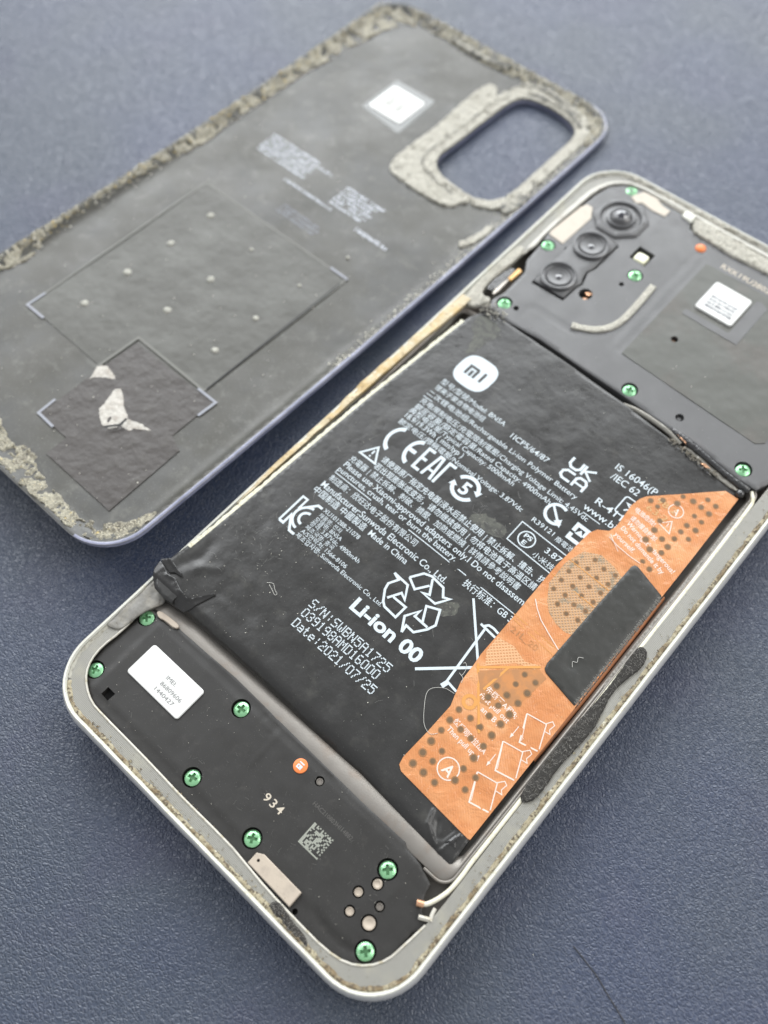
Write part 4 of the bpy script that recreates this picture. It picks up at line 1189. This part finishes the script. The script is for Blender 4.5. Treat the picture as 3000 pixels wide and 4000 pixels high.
for s_, x, y, w, h, a in [("先撕开A和B;", 56.5, 47.5, 6.6, 1.25, -4), ("First pull out", 56.4, 46.1, 6.2, 1.3, -5), ("A and B ;", 56.7, 44.5, 4.9, 1.3, -3), ("然后同时拉出A", 55.9, 40.0, 7.0, 1.2, -6), ("Then pull up A", 55.9, 38.4, 6.9, 1.3, -5),
                         ("电池危险!", 56.0, 91.0, 4.4, 1.2, -5), ("请勿擅自拆卸.", 56.3, 89.1, 6.1, 1.2, -9), ("Warning:It's dangerous!", 56.4, 87.8, 11.8, 1.35, -13.5), ("Do not dismantle it by", 56.2, 86.3, 10.7, 1.35, -14), ("yourself.", 56.0, 84.5, 4.6, 1.35, -10)]:
    T(Flat().text(s_, x, y, w, h, bold=.012, ang=a))
f = Flat().arc(60.1, 33.9, 1.75, 0, 360, .2, 30); f.text("A", 59.3, 33.0, 1.7, 2.6, bold=.02, ang=-8); T(f)
f = Flat().arc(61.7, 95.8, 1.35, 0, 360, .17, 28); f.text("A", 61.1, 95.1, 1.2, 2.0, bold=.02, ang=-8); T(f)
T(Flat().line([(60.7, 91.8), (63.3, 91.2), (62.3, 93.6)], .17, True).line([(62.1, 92.9), (62.1, 92.1)], .15))
for dx, dy in ((0, 0), (.05, 6.4), (.2, 12.4)):
    f = Flat().line([(63.8 + dx, 36.6 + dy), (65.7 + dx, 32.2 + dy), (68.9, 33.0 + dy)], .24); f.line([(63.8 + dx, 36.6 + dy), (67.2 + dx, 37.3 + dy), (68.9, 33.4 + dy)], .18)
    f.line([(64.0 + dx, 36.3 + dy), (65.8 + dx, 32.6 + dy)], .1); f.line([(67.0 + dx, 37.2 + dy), (67.9, 38.3 + dy), (68.5, 38.0 + dy), (68.3, 36.9 + dy), (68.8, 36.4 + dy), (67.6 + dx, 36.2 + dy)], .14)
    T(f)
for x, y in ((64.3, 46.5), (64.25, 40.6)): T(Flat().line([(x, y), (x, y - 2.1)], .13).poly([(x - .28, y - 1.6), (x + .28, y - 1.6), (x, y - 2.4)]))
# black tape over the tab, wrapping the edge
tp = [(61.9, 81.5), (62.2, 82.1), (62.8, 82.2), (69.2, 80.3), (69.35, 55.0), (62.2, 56.4), (61.6, 56.9), (61.4, 57.8), (61.6, 70)]
V, F, idx = sheet(tp, z=lambda x, y: ztab(x, y) + .16 + .09 * math.exp(-(((x - 66.5) ** 2 + (y - 76) ** 2) / 4)) - .10 * math.exp(-(((x - 64) ** 2 + (y - 60) ** 2) / 1.5)) - .30 * max(0, x - 68.4) ** 1.3, step=.7, thick=.2, chamfer=.06)
make("tape_patch", V, F, tape, batt, smooth=60, label="black tape patch over the orange tab")
rr = random.Random(8); V, F = [], []  # pale slivers put in for the sparkle of glossy wrinkles at the tape edge
for k in range(420):
    y = 55.5 + 24.5 * rr.random(); x = 69.0 + rr.uniform(-.28, .22); z = ztab(min(x, 69), y) + .12 - .5 * max(0, x - 68.8)
    h = rr.uniform(.05, .28); a = rr.uniform(-.5, .5)
    n = len(V); V += [(x - h, y, z), (x + h, y + a * h, z - .03), (x + h, y + .08 + a * h, z + .1), (x - h, y + .08, z + .08)]; F.append((n, n + 1, n + 2, n + 3))
make("crinkle_glints", V, F, M("crinkle_glint", (.34, .33, .30), .4), batt, smooth=0, kind='stuff')
# the tab folded down the flank of the cell
V, F = [], []
ys = np.arange(44, 81.01, .8)
for y in ys:
    for dx, dz in ((0, -.05), (.35, -.35), (.6, -.9), (.7, -1.6)):
        V.append((69.2 + dx * (.6 + .4 * math.sin((y - 44) / 37 * math.pi)), y, zb(69, y) + dz + .04 * nz(y, dz, .6)))
for i in range(len(ys) - 1):
    for k in range(3): F.append((i * 4 + k, i * 4 + k + 1, i * 4 + k + 5, i * 4 + k + 4))
make("tab_flank", V, F, M("film_flank", (.42, .17, .075), .3, overlays=[(.25, .5, .7, (.22, .12, .09))], bumps=[(.5, .1, 3)], coat=.4), batt, smooth=60)

# ================================================================== BACK COVER
CX, CY, CW, CL = -82.57, 20.74, 74.8, 161.2
cover = empty("back_cover", (CX, CY, 0), "detached phone back cover lying inner side up, with glue crumbs and camera cut-out", "phone cover")


def z_rim(u, v):
    un = u / CW - .5; vn = (v - 80.6) / 80.6
    return 5.14 - 3.72 * vn + 1.7 * vn * vn - 2.22 * un


def z_floor(u, v):
    zf = z_rim(u, v) - 1.8
    return .75 + .9 * .5 + .5 * ((zf - .9) + math.sqrt((zf - .9) ** 2 + 1.0)) - .15 * 1.0 - .15


def edge_d(u, v, r=9.5):
    dx = min(u, CW - u); dy = min(v, CL - v)
    if dx < r and dy < r: return r - math.hypot(r - dx, r - dy)
    return min(dx, dy)


def z_cov(u, v):
    d = edge_d(u, v); t = max(0, min(1, 1 - d / 3.6))
    zf = z_floor(u, v); zr = max(z_rim(u, v), zf + .3)
    return zf + (zr - zf) * t * t * (3 - 2 * t) ** .5 + .03 * nz(u, v, .06) - .8 * max(0, .5 - d)


cut = [(48.8, 122.8), (49.0, 127), (49.4, 140.8), (49.8, 148.5), (50.8, 151.7), (53.0, 153.3), (57.9, 153.9), (63.5, 153.4), (67.2, 151.9), (69.0, 149.3), (69.2, 142.9), (69.1, 133.7), (69.3, 126.6), (68.5, 121.5), (66.2, 118.7), (63.0, 117.8), (57.9, 117.9), (54.1, 118.3), (50.6, 119.8)]
cut = smoothed(cut, 1)
ZC = lambda x, y: z_cov(x - CX, y - CY)
wc = lambda pts: [(x + CX, y + CY) for x, y in pts]
V, F, idx = sheet(wc(rrect(0, 0, CW, CL, 9.5, 12)), [wc(cut)], ZC, step=1.3, thick=1.1, chamfer=0, lip=.5)
# the lacquered outside wraps over the lip of the shell
for k_, f_ in enumerate(F):
    if idx[k_] == 0 and max(edge_d(V[i][0] - CX, V[i][1] - CY) for i in f_) < .56 and min(V[i][0] - CX for i in f_) > CW - 9: idx[k_] = 1
make("shell", V, F, [cover_in, cover_out, cover_out], cover, idx=idx, smooth=50)
# pale bright line of the lacquered edge
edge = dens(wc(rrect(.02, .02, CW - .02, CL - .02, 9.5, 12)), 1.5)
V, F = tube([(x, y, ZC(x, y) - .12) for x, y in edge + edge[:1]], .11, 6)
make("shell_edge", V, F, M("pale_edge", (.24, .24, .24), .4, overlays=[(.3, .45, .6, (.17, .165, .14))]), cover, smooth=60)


def cfoam(name, outer, mat, h=.55, rough=.3, step=.6, seed=0, holes=(), jag=.35, smooth=1, label=None, gap=-9):
    def zz(x, y):
        # where the old glue has torn away it sinks below the shell, which shows through
        if nz(x, y, .42, seed + 5) + .6 * nz(x, y, 1.3, seed + 9) < gap: return ZC(x, y) - .25
        return ZC(x, y) + h + rough * nz(x, y, .9, seed) + rough * .6 * nz(x, y, 2.6, seed + 2)
    p = smoothed(outer, smooth) if smooth else outer
    p = dens(p, .7)
    p = [(x + jag * nz(x, y, .7, seed) + jag * .5 * nz(x, y, 2.2, seed), y + jag * nz(x, y, .7, seed + 7) + jag * .5 * nz(x, y, 2.2, seed + 7)) for x, y in p]
    p = [(min(max(x, .25), CW - .25), min(max(y, .25), CL - .25)) for x, y in p]
    V, F, idx = sheet(wc(p), [wc(q) for q in holes], zz, step=step, thick=h + .2, chamfer=.2)
    return make(name, V, F, mat, cover, smooth=70, label=label)


def strip(center, width):
    c = spline([(x, y, 0) for x, y in center], 5); lo, hi_ = [], []
    for i, (x, y, _) in enumerate(c):
        a = c[max(0, i - 1)]; b = c[min(len(c) - 1, i + 1)]; dx, dy = b[0] - a[0], b[1] - a[1]; l = math.hypot(dx, dy) + 1e-9
        w = width(i / (len(c) - 1)) / 2 if callable(width) else width / 2
        lo.append((x - dy / l * w, y + dx / l * w)); hi_.append((x + dy / l * w, y - dx / l * w))
    return lo + hi_[::-1]


# glue remains round the rim
left_in = [(3.4, 30), (4.4, 36), (4.2, 40), (1.6, 43), (1.3, 52), (1.2, 60), (1.9, 70), (3.2, 80), (4.2, 90), (3.6, 98), (3.4, 106), (3.7, 116), (4.1, 126), (5.6, 137), (7.0, 148), (9.0, 153.5), (12.4, 157.4), (17.5, 157.6), (23.7, 157.4), (31.7, 156.6), (40.5, 156.9), (46.2, 157.4), (51, 157.6), (58, 157.0), (66, 156.4), (70.5, 153.5), (72.0, 148)]
out_ = [(CW - .6, 148), (CW - .8, 153), (CW - 3.4, 157.8), (CW - 9.5, CL - .6), (60, CL - .5), (30, CL - .5), (9.5, CL - .5), (3.2, CL - 3.2), (.6, CL - 9.5), (.5, 120), (.5, 80), (.45, 50), (.45, 30)]
cfoam("glue_residue", left_in + out_, foam_m, .28, .55, .5, 3, jag=.7, gap=-.24)
cfoam("glue_residue", [(.5, 30.5), (.5, 20), (.6, 10), (3.3, 3.2), (9.5, .6), (30, .5), (45, .5), (64, .5), (70.5, 2.2), (72.9, 5.8), (74.0, 10.5), (73.6, 13.6), (72.4, 13.4), (71.6, 10.5), (70.2, 8.6), (67.6, 5.4), (64.5, 3.6), (61.1, 3.7), (56, 4.2), (50, 4.6), (47, 6.4), (44, 6.6), (42, 4.8), (38.3, 5.6), (34, 7.6), (30, 7.8), (24, 5.0), (12, 4.8), (7, 7.5), (4.2, 12), (4.4, 22)], foam_m, .28, .5, .5, 5, jag=.6, gap=-.34)
# foam ring round the camera cut-out
ring_out = [(43.0, 111.6), (41.2, 114.5), (41.2, 122), (41.6, 131), (40.9, 140), (40.8, 149.2), (42.2, 151.6), (44.6, 151.0), (45.6, 148), (46.6, 152.6), (48.6, 156.2), (52.2, 158.6), (58, 158.6), (66, 157.6), (70.6, 154.4), (72.2, 150), (72.3, 140), (72.4, 128), (71.8, 121.5), (70.4, 118.6), (67, 116.3), (62.6, 115.2), (61.6, 112.0), (58.8, 110.7), (52, 110.6), (46.4, 110.8)]
cfoam("camera_foam", ring_out, foam_g, .48, .36, .55, 11, holes=[offset(cut, -.25)], jag=.18, label="pale foam round the camera cut-out", gap=-.62)
cfoam("dirty_foam", strip([(47.5, 155.9), (54, 158.3), (60, 157.4), (66, 155.8)], 1.6), foam_d, .75, .3, .5, 14, jag=.3)
cfoam("dirty_foam", strip([(52.5, 154.8), (58, 155.6), (64, 155.0), (68.4, 152.6)], 1.3), foam_d, .85, .25, .5, 31, jag=.25)
cfoam("dirty_foam", strip([(24, 158.4), (33, 158.0), (42, 158.9)], 1.7), foam_d, .75, .3, .5, 17, jag=.5)
cfoam("dirty_foam", strip([(71.0, 118.5), (72.4, 121.5), (72.4, 126)], 3.2), foam_d, .7, .3, .5, 19, jag=.4)
cfoam("dirty_foam", strip([(70.5, 104), (72.2, 108), (72.4, 113)], 2.0), foam_g, .5, .3, .5, 23, jag=.5)
gl = [(48.3, 151.0), (47.0, 145), (46.8, 136.5), (46.4, 127), (46.2, 121.8), (47.3, 118.6), (50, 116.9), (53.6, 116.0), (59.7, 114.9)]
fl = Flat().line([(x + CX, y + CY) for x, y, _ in spline([(x, y, 0) for x, y in gl], 5)], .35)
fl.build("pressed_line", foam_d, cover, lambda x, y: ZC(x, y) + .72 + .16 * nz(x - CX, y - CY, .9, 11), .1)


def cflat(f, name, mat, lift=.05, z=None, label=None, kind=None):
    f.V = [(x + CX, y + CY) for x, y in f.V]
    return f.build(name, mat, cover, z or ZC, lift, label=label, kind=kind)


def cpatch(name, poly, mat, lift, thick=.1, step=2.2, label=None, fn=None):
    V, F, idx = sheet(wc(poly), z=lambda x, y: ZC(x, y) + lift + (fn(x - CX, y - CY) if fn else 0), step=step, thick=thick, chamfer=0)
    return make(name, V, F, mat, cover, smooth=60, label=label)


# graphite rectangle with its pale corner ticks, dark window below it
cpatch("graphite_film", [(15.2, 28.8), (38.2, 28.4), (38.6, 38.9), (58.3, 38.6), (58.7, 79.7), (14.6, 79.6)], M("cover_graphite", (.042, .041, .032), .55, spec=.6, overlays=[(.08, .4, .7, (.070, .070, .060)), (1.2, .66, .8, (.11, .11, .10))], bumps=[(.2, .4, 2), (6, .02, 2)]), .12, .14)
fr = M("film_edge", (.115, .115, .10), .55)
cflat(Flat().line([(15.1, 28.7), (14.5, 79.7), (58.8, 79.8), (58.4, 38.4)], .45), "film_edge", fr, .14)
cflat(Flat().line([(58.6, 78), (58.5, 39)], .4), "film_gap", hole_m, .16)
dirt = M("dark_window", (.034, .028, .024), .5, spec=.5, overlays=[(.3, .5, .75, (.044, .038, .032)), (2.5, .66, .74, (.15, .14, .12))], bumps=[(.3, .4, 2), (4, .03, 3)])
wnd = [(39.4, 13.0), (39.2, 18), (38.9, 24.6), (41.0, 28.4), (41.0, 36.2), (62.3, 36.0), (62.1, 33.5), (62.0, 26.9), (66.0, 24.9), (66.5, 7.7), (48.1, 8.0), (47.8, 12.8)]
wnd = [(39.6, 12.9), (39.2, 26.8), (39.4, 37.4), (61.9, 37.6), (62.0, 26.9), (65.6, 25.6), (66.3, 7.9), (48.0, 8.0), (47.8, 12.8)]
cpatch("dark_window", wnd, dirt, .17, .1, label="dark brown film with torn white paper")
cflat(Flat().line([(38.4, 27.5), (38.6, 38.6), (58.5, 38.4)], .6), "film_edge", fr, .24)
tick = M("pale_tick", (.23, .24, .27), .5)
for pts in ([(20.4, 28.6), (15.1, 28.6), (15.1, 33.2)], [(53.9, 79.9), (59.0, 79.8)], [(57.2, 38.0), (62.3, 38.0), (62.1, 33.5)], [(39.0, 17.1), (39.3, 12.9), (44.0, 12.7)]):
    cflat(Flat().line(pts, .55), "corner_tick", tick, .28)
for k_, pl in enumerate(([(45.4, 26.6), (46.6, 23.2), (46.9, 21.6), (48.4, 20.3), (50.3, 19.4), (52.0, 19.7), (53.0, 20.9), (52.6, 22.2), (53.5, 23.0), (52.0, 24.3), (50.1, 25.0), (47.9, 26.7), (46.2, 27.5)], [(52.7, 23.6), (53.3, 21.7), (55.0, 21.9), (55.6, 23.0), (58.2, 24.9), (55.9, 24.7), (54.4, 24.2)], [(38.3, 28.6), (39.8, 25.0), (40.9, 26.6), (43.6, 28.4), (41.9, 29.0), (40.0, 29.4)])):
    p_ = [(x + .22 * nz(x, y, 1.9, 3), y + .22 * nz(x, y, 1.9, 6)) for x, y in dens(pl, .35)]
    V, F, idx = sheet(wc(p_), z=lambda X, Y: ZC(X, Y) + .22 + .15 * nz(X, Y, .45) + .06 * abs(math.sin((X + .6 * Y) * 2.2)), step=.35, thick=.08)
    make("torn_paper", V, F, torn_m, cover, smooth=30)
cflat(Flat().line([(51.6, 19.2), (53.4, 21.6), (53.2, 23.4)], .5), "tear", hole_m, 1.0)
# sticker
cpatch("sticker_backing", [(22.9, 124.0), (36.2, 122.4), (35.4, 137.4), (23.0, 137.2)], M("clear_backing", (.10, .105, .10), .25), .06, .06)
cpatch("sticker", rrect(24.0, 125.2, 34.2, 135.1, .8, 5), sticker, .22, .16)
cpatch("sticker_print", [(26.4, 128.2), (31.4, 127.9), (31.2, 132.6), (26.2, 132.7)], M("sticker_grey", (.34, .34, .32), .6, overlays=[(1.4, .48, .52, (.52, .52, .50))]), .34, .02)
# fine print: too small to read in the photograph, so rows of short strokes
fine = M("pale_fine_print", (.52, .55, .60), .6)


def fineprint(x0, y0, x1, y1, row, ragged, seed):
    r4 = random.Random(seed); f = Flat(); y = y1 - row
    while y > y0:
        x = x0 + ragged * r4.random() * .2; xe = x1 - ragged * r4.random()
        while x < xe:
            w = r4.uniform(.18, .42); h = row * r4.uniform(.45, .72)
            if r4.random() < .9:
                f.line([(x, y), (x, y + h)], .2)
                if r4.random() < .6: f.line([(x, y + h * r4.choice((0, .5, 1))), (x + w * .8, y + h * r4.choice((0, .5, 1)))], .2)
            x += w + .12
        y -= row
    return f


cflat(fineprint(14.2, 94.6, 30.5, 103.0, 1.2, 1.5, 1), "printed_text", fine, .05)
cflat(fineprint(30.0, 99.6, 35.0, 102.0, 1.2, 1.0, 2), "printed_text", fine, .05)
cflat(fineprint(27, 92.4, 42, 93.8, 1.2, .5, 3), "printed_text", fine, .05)
cflat(fineprint(39.5, 93.2, 51.0, 101.6, 1.2, 2.0, 4), "printed_text", fine, .05)
cflat(fineprint(50, 91.6, 59.5, 93.4, 1.6, .5, 5), "printed_text", fine, .05)
cflat(fineprint(32.6, 83.4, 45, 87.6, 1.1, 1.5, 6), "printed_text", M("faint_fine_print", (.20, .21, .24), .6), .05)
# dried glue spots in rows
dot_m = M("glue_spot", (.34, .335, .29), .6, bumps=[(1.2, .3, 4)], overlays=[(1.5, .5, .65, (.20, .20, .175))])
for x, y, r in [(23.1, 73.0, .95), (37.4, 71.9, .55), (37.3, 59.8, .9), (23.1, 61.1, .9), (22.8, 48.9, .95), (23.2, 37.0, .95), (37.2, 47.6, .95), (52.3, 58.7, .7), (54.6, 84.6, .5), (52.4, 47.0, .8), (52.5, 71.5, .5)]:
    p = [(x + r * (1 + .3 * nz(math.cos(a), math.sin(a), 1.3, x)) * math.cos(a), y + r * (1 + .3 * nz(math.cos(a), math.sin(a), 1.3, x)) * math.sin(a)) for a in [2 * math.pi * k / 16 for k in range(16)]]
    V, F, idx = sheet(wc(p), z=lambda X, Y: ZC(X, Y) + .42, step=.4, thick=.4, chamfer=.3)
    make("glue_spot", V, F, dot_m, cover, smooth=70)


# ------------------------------------------------------------------ crumbs, flecks and fibres
def crumbs(name, n, region, zf, size, mat, parent, seed, kind='stuff', lift=.1):
    r5 = random.Random(seed); V, F = [], []
    while n:
        x, y = region(r5)
        if x is None: continue
        s = size * (.3 + 1.2 * r5.random() ** 3); z = zf(x, y) + lift * s
        n0 = len(V)
        a = r5.uniform(0, 3.14); ca, sa = math.cos(a), math.sin(a); e = r5.uniform(.4, 1.0)
        for dx, dy, dz in ((1, 0, 0), (-1, 0, 0), (0, e, 0), (0, -e, 0), (0, 0, .6), (0, 0, -.5)):
            V.append((x + s * (dx * ca - dy * sa), y + s * (dx * sa + dy * ca), z + s * dz))
        for f_ in ((0, 2, 4), (2, 1, 4), (1, 3, 4), (3, 0, 4), (2, 0, 5), (1, 2, 5), (3, 1, 5), (0, 3, 5)): F.append(tuple(n0 + i for i in f_))
        n -= 1
    return make(name, V, F, mat, parent, smooth=0, kind=kind)


def box_region(x0, y0, x1, y1, poly=None, bias=None):
    def g(r):
        x, y = r.uniform(x0, x1), r.uniform(y0, y1)
        if poly is not None and not inside([(x, y)], poly)[0]: return (None, None)
        return (x, y)
    return g


crumbs("dust", 420, box_region(3, 26, 68, 108, offset(bo, 1.0)), lambda x, y: zb(x, y) + .16, .075, chip_m, batt, 3)
crumbs("dust", 160, box_region(4, 26, 26, 50), lambda x, y: zb(x, y) + .05, .08, chip_m, batt, 13)
crumbs("crumbs", 170, lambda r: (r.gauss(7.6, 1.6), r.gauss(110.3, .8)), lambda x, y: 8.3, .28, foam_g, phone, 41)
crumbs("crumbs", 90, lambda r: (r.gauss(7.6, 1.6), r.gauss(109.8, .8)), lambda x, y: 8.4, .30, flex_m, phone, 42)
crumbs("crumbs", 150, lambda r: (r.uniform(26, 69), 154.7 + abs(r.gauss(0, .8))), lambda x, y: 8.9, .22, chip_m, phone, 43)
crumbs("dust", 150, box_region(5, 4, 70, 21), lambda x, y: 7.02, .055, chip_m, phone, 4)
crumbs("dust", 110, box_region(9, 112, 68, 153), lambda x, y: ZU + .12, .08, chip_m, phone, 5)
r6 = random.Random(6)


def edge_region(r):
    v = r.uniform(60, 158)
    u = CW - .6 - abs(r.gauss(0, 1.5))
    return (u + CX, v + CY) if v > 0 else (None, None)


crumbs("crumbs", 900, edge_region, lambda x, y: ZC(x, y) + .05, .24, chip_m, cover, 21)


def rim_region(r):
    v = r.uniform(28, 158); u = .6 + abs(r.gauss(0, 1.4))
    return (u + CX, v + CY)


crumbs("crumbs", 700, rim_region, lambda x, y: ZC(x, y) + .5, .24, chip_m, cover, 22)
crumbs("crumbs", 200, rim_region, lambda x, y: ZC(x, y) + .6, .30, amber_m, cover, 23)
crumbs("crumbs", 330, lambda r: (CX + r.uniform(8, 70), CY + CL - 1 - abs(r.gauss(0, 1.2))), lambda x, y: ZC(x, y) + .6, .26, chip_m, cover, 24)
crumbs("dust", 380, box_region(CX + 8, CY + 8, CX + 66, CY + 108), lambda x, y: ZC(x, y) + .18, .13, chip_m, cover, 25)
crumbs("crumbs", 420, lambda r: (73.9 + r.gauss(0, .35), r.uniform(12, 112)), lambda x, y: 7.6, .13, glue_m, phone, 26)
crumbs("crumbs", 140, lambda r: (r.uniform(8, 44), 3.1 + r.uniform(-.12, .5)), lambda x, y: 7.25, .12, glue_m, phone, 27)
crumbs("crumbs", 260, lambda r: (r.uniform(12, 64), 1.35 + abs(r.gauss(0, .3))), lambda x, y: 7.5, .12, glue_m, phone, 28)
specks = crumbs("specks", 26, box_region(-60, -50, 150, 170), lambda x, y: .03, .10, chip_m, None, 28)
specks['label'] = "tiny pale specks scattered on the leather table top"


def strand(name, pts, r, mat, label, cat, z=None, group=None):
    pts3 = [(x, y, (z(x, y) if callable(z) else z) + .1) for x, y in pts]
    V, F = tube(spline(pts3, 8), r, 5)
    o = make(name, V, F, mat, None, org=pts3[0], smooth=60)
    o['label'] = label; o['category'] = cat
    return o


strand("hair", [(90.2, 27.5), (94.9, 26.6), (97.8, 25.6), (101.4, 24.4), (103, 23.6)], .075, fibre_k, "single dark hair lying on the leather near the bottom of the picture", "hair", 0.0)
strand("fibre", [(53.2, 43.7), (51.4, 43.3), (49.9, 41.9), (49.9, 40.5), (51.4, 38.2), (52.6, 36.8), (53.7, 36.2), (54.6, 36.2), (55.3, 37.0)], .035, fibre_m, "long pale fibre looping from the orange tab over the black battery", "fibre", lambda x, y: zb(x, y) + .12)
strand("fibre", [(51.1, 48.6), (51.3, 48.9), (52.0, 48.3), (52.2, 46.9), (51.6, 46.9), (52.6, 46.6), (52.9, 45.8)], .035, fibre_m, "small tangled pale fibre beside the crossed out bin mark", "fibre", lambda x, y: zb(x, y) + .12)
strand("fibre", [(16.6, 37.2), (17.6, 37.8), (18.6, 37.2), (19.4, 36.9), (19.2, 36.5), (18.2, 36.9), (17.2, 37.2)], .035, fibre_m, "short pale fibre in a narrow loop left of the dotted serial number", "fibre", lambda x, y: zb(x, y) + .05)
strand("fibre", [(64.9, 60.0), (64.4, 60.8), (65.0, 61.2), (64.7, 62.0), (65.4, 62.5)], .035, fibre_m, "short curled grey fibre on the black tape patch", "fibre", lambda x, y: ztab(x, y) + .2)
